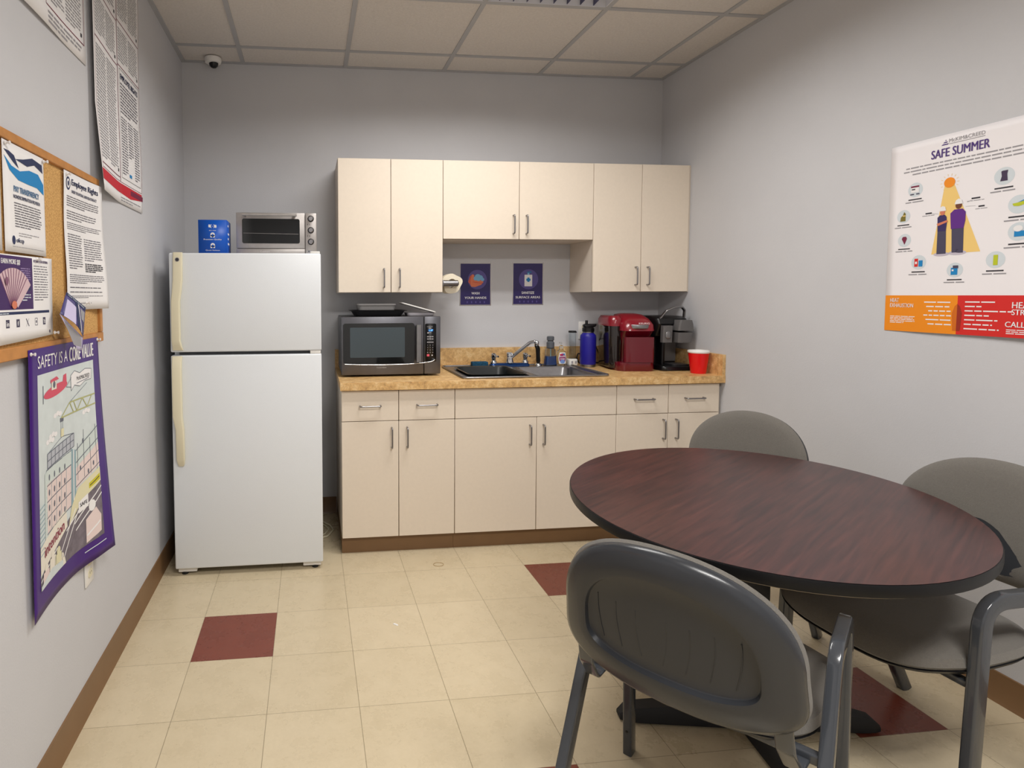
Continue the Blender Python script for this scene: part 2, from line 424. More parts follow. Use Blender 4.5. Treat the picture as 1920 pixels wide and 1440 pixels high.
# vinyl cove base
MB().loft([[(XL, y, 0), (XL + .014, y, 0), (XL + .006, y, .012), (XL + .005, y, .1), (XL, y, .1016)] for y in (YF, 0)], M_BASE, smooth=False).build('baseboard_left', kind='structure')
MB().loft([[(XR, y, 0), (XR - .014, y, 0), (XR - .006, y, .012), (XR - .005, y, .1), (XR, y, .1016)] for y in (YF, -.64)], M_BASE, smooth=False).build('baseboard_right', kind='structure')
MB().loft([[(x, 0, 0), (x, -.014, 0), (x, -.006, .012), (x, -.005, .1), (x, 0, .1016)] for x in (XL + .015, -.002)], M_BASE, smooth=False).build('baseboard_back', kind='structure')

# troffers
M_LOUV = mat('louver_aluminium', (96, 96, 128), 0.2, metal=1.0)
M_HOUS = mat('troffer_white', (222, 222, 226), 0.4)
M_TUBE = mat('fluorescent_tube', (255, 255, 255), 0.4, emit=(255, 240, 220), estr=0.6)
for n_, (tx, ty) in enumerate(TROFFERS):
    t = thing('ceiling_light', ('recessed fluorescent light with dark louver cut by the top edge of the photo',
                                'recessed fluorescent louver light in the ceiling behind the viewer')[n_], 'ceiling light', (tx, ty, ZC))
    h = MB(); W, D = .597, .293
    h.box(-W, W, -D, D, .10, .11, M_HOUS)
    for sx in (-1, 1): h.box(sx * W - .004, sx * W + .004, -D, D, 0.0, .10, M_HOUS)
    for sy in (-1, 1): h.box(-W, W, sy * D - .004, sy * D + .004, 0.0, .10, M_HOUS)
    h.build('housing', t)
    lv = MB()
    for k in range(1, 18): x = -W + k * 2 * W / 18; lv.box(x - .0012, x + .0012, -D + .004, D - .004, .004, .055, M_LOUV)
    for sy in (-1, 1): lv.box(-W + .004, W - .004, sy * .098 - .0015, sy * .098 + .0015, .004, .055, M_LOUV)
    lv.build('louver', t)
    for k in (-1, 0, 1):
        tt = MB(); tt.tube([(-W + .03, k * .195, .078), (W - .03, k * .195, .078)], .0125, M_TUBE); tt.build('lamp_tube', t)
    for lo, yy in LIGHTS:
        if abs(yy - ty) < .01:
            w = lo.location.copy(); lo.parent = t; lo.location = (w.x - tx, w.y - ty, w.z - ZC)

# dome camera
t = thing('security_camera', 'white dome security camera with black eye on the ceiling corner', 'camera', (-.705, -.075, ZC - .002))
MB().lathe([(.048, 0), (.049, -.014), (.044, -.026), (.03, -.032)], M_WHITEP).build('housing', t)
s_ = MB(); s_.lathe([(.0005, -.058), (.014, -.055), (.024, -.044), (.027, -.03), (.02, -.02)], M_BLACK, c=(.004, -.006, 0)); s_.build('lens_dome', t)

# ------------------------------------------------------------------ cabinets
def bar_handle(w, vertical, r=.0042, out=.028):
    h = w / 2
    pts = [(-h, 0, 0), (-h, -out, 0), (h, -out, 0), (h, 0, 0)]
    if vertical: pts = [(0, p[1], p[0]) for p in pts]
    bb = MB(); bb.tube(roundpath(pts, .010), r, M_NICKEL)
    return bb
SX = 0.988; I = 0.0254
def cabinet(x0, x1, y_body, y_front, z0, z1, fronts, name, label, toe=False, group=None, open_top=False):
    t = thing(name, label, 'cabinet', ((x0 + x1) / 2, 0, 0), group=group)
    cx = (x0 + x1) / 2
    bd = MB(); a_, c_ = x0 - cx + .0004, x1 - cx - .0004
    for q in ((a_, a_ + .016, y_body, -.002, z0, z1), (c_ - .016, c_, y_body, -.002, z0, z1), (a_ + .016, c_ - .016, y_body, -.002, z0, z0 + .016), (a_ + .016, c_ - .016, -.010, -.002, z0 + .016, z1 - .016)): bd.box(*q, M_LAMSIDE)
    if not open_top: bd.box(a_ + .016, c_ - .016, y_body, -.002, z1 - .016, z1, M_LAMSIDE)
    bd.box(x0 - cx + .0016, x1 - cx - .0016, y_body - .0015, y_body, z0 + .001, z1 - .001, M_GAP)
    bd.build('body', t)
    if toe:
        tk = MB(); tk.box(x0 - cx + .0005, x1 - cx - .0005, y_body + .012, -.002, 0, z0, M_BASE); tk.build('toe_kick', t)
    for kind, a0, a1, b0, b1, hx, hz in fronts:
        f = MB(); f.box(a0 - cx + .0016, a1 - cx - .0016, y_front, y_body - .002, b0 + .0016, b1 - .0016, M_LAM, bev=.0012, seg=1)
        fo = f.build(kind, t)
        if hx is not None:
            v = kind == 'door'
            hh = bar_handle(.105 if v else .108, v); ho = hh.build('handle', fo, loc=(hx - cx, y_front, hz)); ho['label'] = 'satin nickel bar handle'
    return t
X = lambda i: i * I * SX
yb, yfr, zt, zb_, zd = -.594, -.614, .876, .090, .7105
def base_pair(x0, x1): m_ = (x0 + x1) / 2; return m_
b0, b1, b2, b3 = X(0), X(24), X(60), X(84)
m1, m2, m3 = X(12), X(42), X(72)
cabinet(b0, b1, yb, yfr, zb_, zt, [('drawer', b0, m1, zd, zt - .004, (b0 + m1) / 2, .792), ('drawer', m1, b1, zd, zt - .004, (m1 + b1) / 2 , .792),
        ('door', b0, m1, zb_, zd, m1 - .038, .622), ('door', m1, b1, zb_, zd, m1 + .044, .622)],
        'base_cabinet', 'cream base cabinet with two drawers under the microwave, nearest the fridge', True)
cabinet(b1, b2, yb, yfr, zb_, zt, [('front_panel', b1, b2, zd + .0, zt - .004, None, None), ('door', b1, m2, zb_, zd, m2 - .04, .614), ('door', m2, b2, zb_, zd, m2 + .036, .614)],
        'base_cabinet', 'wide cream base cabinet below the sink with a plain panel above two doors', True, open_top=True)
cabinet(b2, b3, yb, yfr, zb_, zt, [('drawer', b2, m3, zd, zt - .004, (b2 + m3) / 2 + .005, .794), ('drawer', m3, b3, zd, zt - .004, (m3 + b3) / 2, .794),
        ('door', b2, m3, zb_, zd, m3 - .03, .624), ('door', m3, b3, zb_, zd, m3 + .045, .624)],
        'base_cabinet', 'cream base cabinet with two drawers at the right wall, partly hidden by the table', True)
f_ = MB(); f_.box(b3 + .001, XR - .001, yb, yb + .018, 0, zt, M_LAMSIDE)
tag(f_.build('filler_strip'), 'narrow cream filler strip between the right base cabinet and the wall', 'filler strip')

UZ0, UZ1, UY = 1.383, 2.140, -.305
U = lambda i: .0035 + i * I * .9905
def ucab(i0, i1, z0, hz, label, hin=.036, group=None):
    x0, x1, xm = U(i0), U(i1), U((i0 + i1) / 2)
    return cabinet(x0, x1, UY + .019, UY, z0, UZ1, [('door', x0, xm, z0, UZ1, xm - hin, hz), ('door', xm, x1, z0, UZ1, xm + hin + .006, hz)], 'wall_cabinet', label)
ucab(0, 24, UZ0, 1.466, 'tall cream wall cabinet above the microwave', .042)
ucab(24, 60, 1.690, 1.777, 'short wide cream wall cabinet above the two purple signs')
ucab(60, 84, UZ0, 1.478, 'tall cream wall cabinet at the right, above the coffee makers', .035)
fs = MB(); fs.box(U(84) + .001, XR - .001, UY + .004, UY + .02, UZ0, UZ1, M_LAMSIDE)
tag(fs.build('filler_strip'), 'narrow cream filler strip between the right wall cabinet and the wall', 'filler strip')

# countertop with sink cut-out
CT0, CT1 = .876, .917; CYF = -.637
SX0, SX1, SY0, SY1 = .672, 1.472, -.560, -.070        # hole
ct = thing('countertop', 'speckled tan laminate countertop running from microwave to right wall', 'countertop', (0, 0, 0))
c = MB()
for a in ((-.006, SX0, CYF, -.001), (SX1, XR - .001, CYF, -.001), (SX0, SX1, CYF, SY0), (SX0, SX1, SY1, -.001)): c.box(a[0], a[1], a[2], a[3], CT0 + .001, CT1, M_COUNTER)
c.box(-.0065, XR - .001, CYF - .001, CYF, CT0 + .001, CT1 - .002, M_COUNTER)
c.build('worktop', ct)
c = MB(); c.box(-.006, XR - .021, -.020, -.001, CT1, CT1 + .116, M_COUNTER); c.build('backsplash', ct)
c = MB(); c.box(XR - .020, XR - .001, -.60, -.001, CT1, CT1 + .116, M_COUNTER); c.box(XR - .0195, XR - .001, -.636, -.602, CT1, CT1 + .116, M_COUNTER); c.build('side_splash', ct)

# sink: rolled rim, two bowls
sk = thing('kitchen_sink', 'stainless steel double bowl sink set into the countertop', 'sink', (0, 0, CT1))
s = MB(); ox0, ox1, oy0, oy1 = .652, 1.492, -.582, -.048
cx, cy = (ox0 + ox1) / 2, (oy0 + oy1) / 2; hw, hd = (ox1 - ox0) / 2, (oy1 - oy0) / 2
midx = 1.072
bowls = [(.700, 1.052, -.535, -.145), (1.092, 1.444, -.535, -.145)]
# rim as strips around the bowls
def strip(x0, x1, y0, y1): s.box(x0, x1, y0, y1, .0005, .0045, M_STEEL)
strip(ox0 + .01, ox1 - .01, bowls[0][3], oy1 - .01); strip(ox0 + .01, ox1 - .01, oy0 + .01, bowls[0][2])
strip(ox0 + .01, bowls[0][0], bowls[0][2], bowls[0][3]); strip(bowls[1][1], ox1 - .01, bowls[0][2], bowls[0][3]); strip(bowls[0][1], bowls[1][0], bowls[0][2], bowls[0][3])
s.tube([(x, y, .0062) for x, y in rrect(hw - .006, hd - .006, .03, 6, cx, cy)], .0055, M_STEEL, closed=True)
s.build('rim', sk)
for bx0, bx1, by0, by1 in bowls:
    s = MB(); bcx, bcy = (bx0 + bx1) / 2, (by0 + by1) / 2; w_, d_ = (bx1 - bx0) / 2, (by1 - by0) / 2
    prof = [(0.008, .0048, .0), (0, .0048, .03), (-.004, -.004, .05), (-.01, -.12, .06), (-.03, -.155, .06), (-.10, -.165, .05)]
    s.loft([ring(z, w_ + dx, d_ + dx, max(.02, r), bcx, bcy, 6) for dx, z, r in prof], M_STEEL, cap=False)
    s.lathe([(.04, -.1645), (.042, -.163), (.03, -.1635), (.0005, -.168)], M_NICKEL, c=(bcx, bcy, 0))
    s.box(bcx - .085, bcx + .085, bcy - .1, bcy + .1, -.1665, -.1655, M_STEEL)
    s.build('bowl', sk)
# black dish tub in the left bowl
tubm = mat('black_tub', (26, 30, 31), 0.35)
s = MB(); bcx, bcy = .874, -.342
def tubring(z, hw_, hd_, r): return ring(z, hw_, hd_, r, bcx, bcy, 6)
outer = [(-.135, .135, .155, .04), (.004, .160, .180, .05), (.010, .168, .188, .055), (.012, .172, .192, .055), (.010, .158, .178, .05), (.0, .154, .174, .05), (-.13, .130, .150, .04)]
s.loft([tubring(z, a, b_, r) for z, a, b_, r in outer], tubm)
tb_ = s.build('dish_tub', loc=(0, 0, CT1 + .004)); tag(tb_, 'black plastic dish tub sitting in the left sink bowl', 'dish tub')

# faucet
fm = mat('faucet_blue_metal', (24, 58, 110), 0.2, metal=0.6)  # even blue metallic colour for the deck plate
fc = thing('faucet', 'chrome kitchen faucet with long angled spout and two lever handles', 'faucet', (1.085, -.088, CT1 + .0048))
s = MB(); s.loft([ring(0, .130, .026, .025), ring(.012, .128, .024, .024), ring(.019, .118, .018, .018)], fm); s.build('deck_plate', fc)
s = MB(); s.lathe([(.026, .019), (.026, .03), (.021, .046), (.019, .06), (.022, .064), (.021, .08), (.013, .086)], M_CHROME); s.build('spout_base', fc)
s = MB(); s.tube(roundpath([(0, 0, .045), (.02, -.012, .065), (.105, -.066, .150), (.128, -.082, .1585), (.142, -.092, .156)], .05), .0105, M_CHROME)
s.lathe([(.011, .133), (.0135, .136), (.0135, .158), (.009, .164)], M_CHROME, c=(.140, -.090, 0)); s.build('spout', fc)
for sx in (-1, 1):
    s = MB(); s.lathe([(.021, .019), (.02, .03), (.014, .036), (.013, .05), (.017, .056), (.016, .075), (.008, .082)], M_CHROME, c=(sx * .102, 0, 0))
    s.tube([(sx * .102, 0, .062), (sx * .102 + .012, -.03, .066), (sx * .102 + .014, -.045, .064)], .006, M_CHROME); s.build('handle', fc)
s = MB(); s.box(.842, .945, -.105, -.060, 0, .030, mat('teal_sponge', (16, 66, 92), .9, noise=.5, nscale=120), bev=.006)
tag(s.build('sponge', loc=(0, 0, CT1 + .0048)), 'teal sponge behind the left sink bowl beside the faucet', 'sponge')
# side sprayer
sp_ = thing('sink_sprayer', 'black pull-out sprayer in a chrome collar right of the faucet', 'sprayer', (1.272, -.09, CT1 + .0048))
s = MB(); s.lathe([(.022, 0), (.021, .006), (.016, .014), (.012, .016)], M_CHROME); s.build('collar', sp_)
s = MB(); s.loft([[(x, y, z) for x, y in rrect(a, a, a * .9, 4, cx_, cy_)] for z, a, cx_, cy_ in ((.014, .009, 0, 0), (.03, .013, 0, 0), (.07, .0125, -.002, 0), (.105, .014, -.004, -.002), (.118, .015, -.010, -.006), (.130, .012, -.018, -.012), (.134, .006, -.02, -.014))], M_BLACK)
s.build('spray_head', sp_)

# ------------------------------------------------------------------ items on the counter
Z = CT1 + .0004; ZS = CT1 + .0048
# blue dish soap bottle
bt = thing('dish_soap_bottle', 'dish soap pump bottle with grey cap and blue liquid behind the sink', 'bottle', (1.354, -.083, ZS))
s = MB(); s.loft([ring(z, a, d, r) for z, a, d, r in ((0, .036, .024, .014), (.005, .038, .026, .016), (.10, .029, .022, .016), (.118, .018, .017, .014), (.126, .016, .016, .014))], M_CLEAR); s.build('bottle', bt)
s = MB(); s.loft([ring(z, a, d, r) for z, a, d, r in ((.003, .034, .022, .013), (.006, .0365, .0245, .014), (.058, .0325, .0225, .014))], mat('blue_soap', (12, 62, 130), .1, coat=.4)); s.build('soap', bt)
s = MB(); gm = mat('grey_cap', (88, 92, 98), .4); s.lathe([(.018, .106), (.024, .112), (.024, .145), (.018, .150), (.018, .156), (.0225, .160), (.0225, .180), (.017, .184)], gm); s.build('pump_cap', bt)
s = MB(); s.tube([(0, 0, .02), (0, 0, .11)], .003, mat('pale_tube', (150, 200, 210), .4)); s.build('dip_tube', bt)
# hand soap with purple label
bt = thing('hand_soap_bottle', 'small clear hand soap pump bottle with a purple and pink label', 'bottle', (1.424, -.086, ZS))
s = MB(); s.loft([ring(z, a, d, r) for z, a, d, r in ((0, .024, .017, .012), (.006, .031, .021, .016), (.05, .033, .022, .018), (.085, .026, .019, .016), (.1, .012, .012, .01), (.104, .012, .012, .01))], M_CLEAR); s.build('bottle', bt)
sh = Sheet(.006); lm = mat('label_magenta', (150, 40, 110), .4)
sh.oval(.026, .036, .021, .032, lm, 1).oval(.026, .016, .016, .012, mat('label_lilac', (120, 150, 210), .4), 2)
sh.text('soft', .008, .044, .012, M_PAPER, .036, layer=3, bold=.012).text('soap', .010, .026, .011, M_PAPER, .032, layer=3, bold=.012)
sh.oval(.014, .060, .006, .005, M_RED, 2).oval(.036, .062, .005, .006, M_BLUE, 2)
sh.build('label', lambda u, v, d: (u - .026, -.0228 - d + abs(u - .026) ** 2 * 6, .008 + v), [(.004, .0), (.048, 0), (.052, .04), (.045, .074), (.007, .074), (0, .04)], M_WHITEP, bt, thick=.0003, lay=.0001)
s = MB(); s.lathe([(.012, .104), (.013, .106), (.013, .120), (.008, .124), (.004, .126), (.004, .140)], M_CLEAR); s.loft([ring(.138, .010, .006, .005, -.004), ring(.146, .008, .005, .004, -.004)], M_CLEAR)
s.build('pump', bt)
# clear tall cylinder with white foot and dark rim
bt = thing('clear_tube', 'tall clear plastic tube with dark top rim and white foot beside the blue bottle', 'tube', (1.500, -.078, ZS))
s = MB(); s.loft([[(x, y, z) for x, y in rrect(a, a, a * .98, 6)] for z, a in ((.03, .023), (.215, .0235), (.215, .0222), (.031, .0217))], M_CLEAR); s.build('tube', bt)
s = MB(); s.loft([ring(z, a, a, .012) for z, a in ((0, .028), (.004, .030), (.034, .028), (.038, .024))], M_WHITEP)
for k in (-1, 1): s.box(k * .012 - .005, k * .012 + .005, -.0305, -.029, .010, .026, M_GREYINK)
s.build('foot', bt)
s = MB(); s.lathe([(.0236, .205), (.0242, .207), (.0242, .214), (.0236, .216)], M_BLACK, cap=False); s.box(-.016, .018, -.0248, -.0236, .205, .213, M_BLACK); s.build('rim', bt)
# outlet behind the bottle
def outlet(name, label, place_loc, rz, w=.070, h=.115, switch=False):
    t = thing(name, label, 'outlet', place_loc, rz)
    s = MB(); s.box(-w / 2, w / 2, -.006, 0, -h / 2, h / 2, M_WHITEP, bev=.003); s.build('cover_plate', t)
    for k in (-1, 1):
        s = MB(); s.loft([[(x, -.0085 + q, z + k * .0205) for x, z in rrect(.0155, .014, .010, 5)] for q in (.003, 0)], M_IVORY)
        for dx, hh in ((-.006, .008), (.006, .006)): s.box(dx - .001, dx + .001, -.0088, -.0084, k * .0205 - hh / 2 + .003, k * .0205 + hh / 2 + .003, M_INK)
        s.build('socket', t)
    return t
outlet('wall_outlet', 'white wall outlet above the backsplash behind the blue bottle', (1.612, -.0005, 1.135), 0)
outlet('wall_outlet', 'white wall outlet low on the left wall under the purple poster', (XL + .0005, -1.618, .470), PI / 2)

# blue water bottle
bt = thing('water_bottle', 'tall blue insulated water bottle with black straw lid', 'bottle', (1.570, -.150, Z))
s = MB(); s.lathe([(.043, 0), (.046, .003), (.046, .016)], M_STEEL); s.build('steel_base', bt)
s = MB(); s.lathe([(.046, .016), (.0475, .020), (.0475, .185), (.045, .198), (.036, .208), (.033, .212)], mat('blue_powder_coat', (30, 24, 138), .42, noise=.03)); s.lathe([(.033, .212), (.0335, .219)], M_STEEL); s.build('body', bt)
s = MB(); s.lathe([(.034, .219), (.036, .221), (.036, .240), (.030, .246)], M_BLACK)
s.loft([ring(z, a, d, .01, x_) for z, a, d, x_ in ((.244, .026, .018, 0), (.252, .038, .018, .006), (.262, .042, .017, .008), (.268, .036, .014, .012))], M_BLACK)
s.lathe([(.0085, .262), (.009, .285), (.0075, .290)], M_BLACK, c=(-.012, 0, 0)); s.build('straw_lid', bt)

# coffee makers
redm = mat('red_gloss_plastic', (96, 6, 24), .22, coat=.5); redm2 = mat('red_lid_plastic', (128, 12, 30), .28, coat=.4)
smoke = mat('smoked_reservoir', (30, 24, 22), .12, coat=.6); greyp = mat('grey_plastic', (96, 94, 94), .35)
km = thing('coffee_maker', 'red single cup coffee maker with silver handle band and smoked water tank', 'coffee maker', (1.745, -.255, Z), math.radians(-8))
s = MB()
s.loft([ring(z, hw_, hd_, .045, cx_, cy_) for z, hw_, hd_, cx_, cy_ in ((0, .108, .150, .022, 0), (.006, .110, .152, .022, 0), (.05, .108, .15, .022, 0), (.052, .104, .145, .022, 0))], redm)
s.loft([ring(z, .090, hd_, .04, .034, cy_) for z, hd_, cy_ in ((.05, .105, .035), (.15, .105, .035), (.21, .13, .01), (.235, .142, -.004))], redm)
s.loft([[(x, y, z) for x, y in rrect(.086, .020, .018, 5, .034, -.135)] for z in (.052, .2)], redm)
s.build('body', km)
s = MB(); s.loft([ring(z, hw_, hd_, .05, .034, cy_) for z, hw_, hd_, cy_ in ((.236, .096, .150, -.004), (.272, .094, .145, -.002), (.305, .082, .12, .01), (.328, .066, .085, .03), (.335, .04, .05, .04))], redm2); s.build('lid', km)
s = MB(); P = [(.034 + .098 * math.sin(a), -.02 - .142 * math.cos(a), .262) for a in [math.radians(-72 + 144 * i / 16) for i in range(17)]]
s.tube(P, [(a, c) for a, c in rrect(.012, .004, .0035, 3)], M_STEEL, lateral=(0, 0, 1)); s.build('handle_band', km)
s = MB(); vs, fs_, w_, h_ = text_geo('KEURIG', 0.0); 
bmt = bmesh.new(); V = [bmt.verts.new((x * .062 / w_, 0, y * .010 / h_)) for x, y in vs]
for f in fs_:
    try: bmt.faces.new([V[k] for k in f])
    except ValueError: pass
s._merge(bmt, M_PAPER, Matrix.Translation((.022, -.1585, .276))); s.build('lettering', km)
s = MB(); s.loft([ring(z, hw_, .115, .040, cx_, .02) for z, hw_, cx_ in ((.012, .033, -.078), (.02, .035, -.078), (.26, .040, -.077), (.29, .040, -.077))], smoke); s.build('water_tank', km)
s = MB(); s.loft([ring(z, hw_, hd_, .045, -.077, .02) for z, hw_, hd_ in ((.262, .044, .118), (.300, .044, .116), (.322, .034, .095))], redm2); s.build('tank_lid', km)

kb = thing('coffee_maker', 'black single cup coffee maker with grey head and raised arch handle', 'coffee maker', (1.996, -.235, Z), math.radians(0))
s = MB()
s.loft([ring(z, .101, hd_, .03, .0, cy_) for z, hd_, cy_ in ((0, .175, -.01), (.004, .178, -.01), (.022, .176, -.01), (.026, .172, -.01))], M_BLACK)
s.loft([ring(z, .100, .095, .03, 0, .075) for z in (.026, .20)], M_BLACK)
s.loft([ring(z, .101, hd_, .03, 0, cy_) for z, hd_, cy_ in ((.20, .125, .035), (.275, .145, .015), (.305, .135, .02), (.318, .10, .03))], M_BLACK)
s.loft([ring(z, .012, .06, .01, -.03, -.02) for z in (.026, .20)], M_BLACK)
s.build('body', kb)
s = MB(); s.loft([ring(z, hw_, .035, .012, .045, -.145 + dy) for z, hw_, dy in ((.165, .044, .006), (.225, .046, 0))], greyp); s.loft([ring(z, hw_, .040, .012, .047, -.14) for z, hw_ in ((.236, .050), (.275, .046), (.298, .038))], greyp); s.build('brew_head', kb)
s = MB(); s.loft([ring(z, .030, .016, .006, -.052, -.140 + dy) for z, dy in ((.165, .004), (.265, 0))], greyp);
s.loft([[(x - .052, -.1575, z + .21) for x, z in rrect(.016, .022, .014, 5)], [(x - .052, -.1595, z + .21) for x, z in rrect(.013, .019, .012, 5)]], M_STEEL); s.build('control_panel', kb)
s = MB(); s.tube(roundpath([(-.075, -.10, .300), (-.045, -.122, .352), (.0, -.128, .372), (.05, -.125, .374), (.078, -.11, .355), (.082, -.10, .312)], .05), [(a, c) for a, c in rrect(.010, .005, .0045, 3)], M_STEEL, lateral=(0, -1, .1)); s.build('arch_handle', kb)
s = MB(); s.loft([ring(z, .055, .055, .02, .03, -.115) for z in (.026, .034)], M_BLACKM); s.box(-.02, .08, -.165, -.065, .034, .036, M_STEELD, bev=.0008, seg=1); s.build('drip_tray', kb)
s = MB(); s.box(-.005, .085, -.022, -.0195, .04, .19, greyp); s.build('cavity_plate', kb)

# red cup
cp = thing('party_cup', 'red plastic party cup with white rim at the right end of the counter', 'cup', (2.046, -.520, Z))
s = MB(); s.lathe([(.0005, 0), (.039, 0), (.040, .004), (.054, .118)], mat('red_cup_plastic', (222, 18, 22), .3), cap=False); s.build('cup', cp)
s = MB(); s.lathe([(.055, .116), (.0575, .120), (.0575, .126), (.055, .130), (.053, .127), (.052, .116), (.038, .006), (.0005, .004)], M_WHITEP, cap=False); s.build('rim_and_lining', cp)

# cords on the counter
def cord(name, pts, r, m, label, cat='cord'):
    s = MB(); s.tube(roundpath(pts, .06, 6), r, m); return tag(s.build(name), label, cat)
cord('power_cord', [(1.613, -.012, 1.11), (1.625, -.05, 1.085), (1.66, -.055, 1.055), (1.69, -.055, .99), (1.70, -.055, .94)], .0035, M_BLACK, 'black coffee maker cord rising to the wall outlet')
cord('power_cord', [(1.70, -.04, .925), (1.63, -.045, .932), (1.565, -.045, .925), (1.545, -.048, .96), (1.556, -.045, .99), (1.575, -.043, .985)], .0045, M_BLACK, 'black cord coiled on the counter behind the blue bottle')

# microwave
MX0, MX1, MY, MZ0, MZ1 = .012, .566, -.430, .930, 1.250
mw = thing('microwave_oven', 'grey steel microwave oven with dark window at the left end of the counter', 'microwave', ((MX0 + MX1) / 2, 0, CT1))
W2 = (MX1 - MX0) / 2; h0 = MZ0 - CT1; h1 = MZ1 - CT1
s = MB(); s.box(-W2 + .003, W2 - .003, MY + .02, -.035, h0, h1 - .002, M_STEELD, bev=.004); s.build('body', mw)
for fxx in (-1, 1):
    for fyy in (-.36, -.09):
        s = MB(); s.lathe([(.014, 0), (.016, .003), (.015, h0 + .002)], M_BLACKM, c=(fxx * (W2 - .07), fyy, .0003), n=16); s.build('foot', mw)
dx = .472 - (MX0 + MX1) / 2
s = MB(); s.box(-W2, dx - .001, MY, MY + .022, h0 - .002, h1, M_STEELD, bev=.005)
s.loft([[(x, MY - q, z) for x, z in rrect((.418 - .021) / 2, (1.214 - .99) / 2, .014, 5, (.418 + .021) / 2 - (MX0 + MX1) / 2, (1.214 + .99) / 2 - CT1)] for q in (-.002, .0012)], M_DARKGLASS, smooth=False)
door = s.build('door', mw)
s = MB(); wx = (MX0 + MX1) / 2
s.loft([[(x, MY - q, z) for x, z in rrect(.152, .083, .004, 3, .212 - wx, 1.108 - CT1)] for q in (.0008, .0016)], mat('window_mesh', (64, 74, 80), .22, noise=.04, nscale=400), smooth=False); s.build('window', door)
s = MB(); s.tube([(a - wx, MY - .0015, z - CT1) for a, z in ((.03, .990), (.10, .986), (.24, .983), (.38, .985), (.47, .991), (.515, .998), (.535, 1.008))], .0022, M_CHROME); s.build('trim_line', mw)
s = MB(); s.loft([[(x, y, z) for x, y in rrect(.0135, .010, .004, 3, .437 - wx, MY - .030)] for z in (1.000 - CT1, 1.205 - CT1)], M_STEEL, smooth=False)
for z in (1.012, 1.195): s.box(.428 - wx, .446 - wx, MY - .022, MY, z - CT1 - .008, z - CT1 + .008, M_BLACK)
s.build('handle', door)
s = MB(); s.box(dx + .001, W2, MY, MY + .022, h0 - .002, h1, M_STEELD, bev=.005)
s.loft([[(x, MY - q, z) for x, z in rrect((.541 - .478) / 2, (1.210 - .999) / 2, .010, 4, (.541 + .478) / 2 - wx, (1.210 + .999) / 2 - CT1)] for q in (-.002, .0012)], M_BLACK, smooth=False)
cpn = s.build('control_panel', mw)
sh = Sheet(0)
sh.text('INVERTER', .010, .191, .005, M_GREYINK, .034)
sh.rect(.016, .166, .048, .180, mat('display_back', (14, 40, 90), .3), 1)
sh.text('1:47', .022, .168, .010, mat('display_blue', (90, 170, 255), .3, emit=(90, 170, 255), estr=1.5), .022, layer=2, bold=.012)
sh.rect(.012, .157, .021, .161, M_PAPER, 2)
for r_, (yy, n3) in enumerate(((.135, 3), (.122, 3), (.104, 4))):
    for k in range(n3): sh.rect(.011 + k * .038 / n3, yy, .011 + (k + .82) * .038 / n3, yy + .006, M_GREYINK, 2)
for r_ in range(4):
    for k in range(3): sh.text(('123', '456', '789', 'x0+')[r_][k], .014 + k * .0145, .087 - r_ * .0135, .007, M_GREYINK, align='c', layer=2, bold=.012)
sh.rect(.010, .028, .024, .040, mat('stop_pink', (226, 92, 112), .4), 2).rect(.037, .031, .043, .037, M_PAPER, 2)
sh.build('keypad', lambda u, v, d: (.478 - wx + u, MY - .0014 - d, .999 - CT1 + v), R4(.062, .208), M_BLACK, cpn, thick=.0003, lay=.0001)
def flat_text(t_, parent, name, x, y, z, h, m, width=None, bold=.0):
    vs, fs_, w_, h_ = text_geo(t_, 0.0); bmt = bmesh.new(); sy = h / h_; sx = width / w_ if width else sy
    V = [bmt.verts.new((a * sx, 0, c * sy)) for a, c in vs]
    for f in fs_:
        try: bmt.faces.new([V[k] for k in f])
        except ValueError: pass
    q = MB(); q._merge(bmt, m, Matrix.Translation((x, y, z))); return q.build(name, parent, auto=False)
flat_text('TOSHIBA', door, 'lettering', .205 - wx, MY - .0006, .965 - CT1, .0075, mat('grey_logo', (170, 168, 168), .3), .056)

# on top of the microwave
ZM = MZ1 - .002
s = MB(); s.loft([ring(z, a, d, .03) for z, a, d in ((0, .130, .085), (.003, .133, .088), (.030, .150, .105), (.031, .162, .115), (.033, .163, .116), (.033, .149, .103), (.006, .128, .083))], M_BLACKM)
tag(s.build('serving_tray', loc=(.232, -.24, ZM + .0005)), 'black plastic tray lying on top of the microwave', 'tray')
gcm = mat('grey_tub_plastic', (128, 126, 126), .45)
s = MB(); s.loft([ring(z, a, d, .02) for z, a, d in ((0, .100, .07), (.002, .104, .074), (.028, .108, .078), (.029, .112, .082), (.036, .112, .082), (.037, .108, .078))], gcm)
tag(s.build('food_container', loc=(.222, -.24, ZM + .007 + .0275)), 'grey lidded food container stacked on the black tray', 'container')
s = MB(); s.loft([ring(z, a, d, .02) for z, a, d in ((0, .075, .05), (.002, .079, .054), (.016, .083, .058), (.018, .083, .058))], mat('pale_container', (176, 172, 176), .4))
tag(s.build('food_container', loc=(.482, -.235, ZM + .0005)), 'shallow pale container under the tilted white lid', 'container')
s = MB(); s.loft([ring(z, a, d, .025) for z, a, d in ((0, .100, .075), (.002, .104, .079), (.006, .104, .079), (.008, .100, .075))], M_WHITEP)
lid = s.build('container_lid'); tag(lid, 'white plastic lid tilted across the container on the microwave', 'lid')
lid.rotation_euler = (0, math.radians(15.5), 0); lid.location = (.468, -.235, ZM + .044)

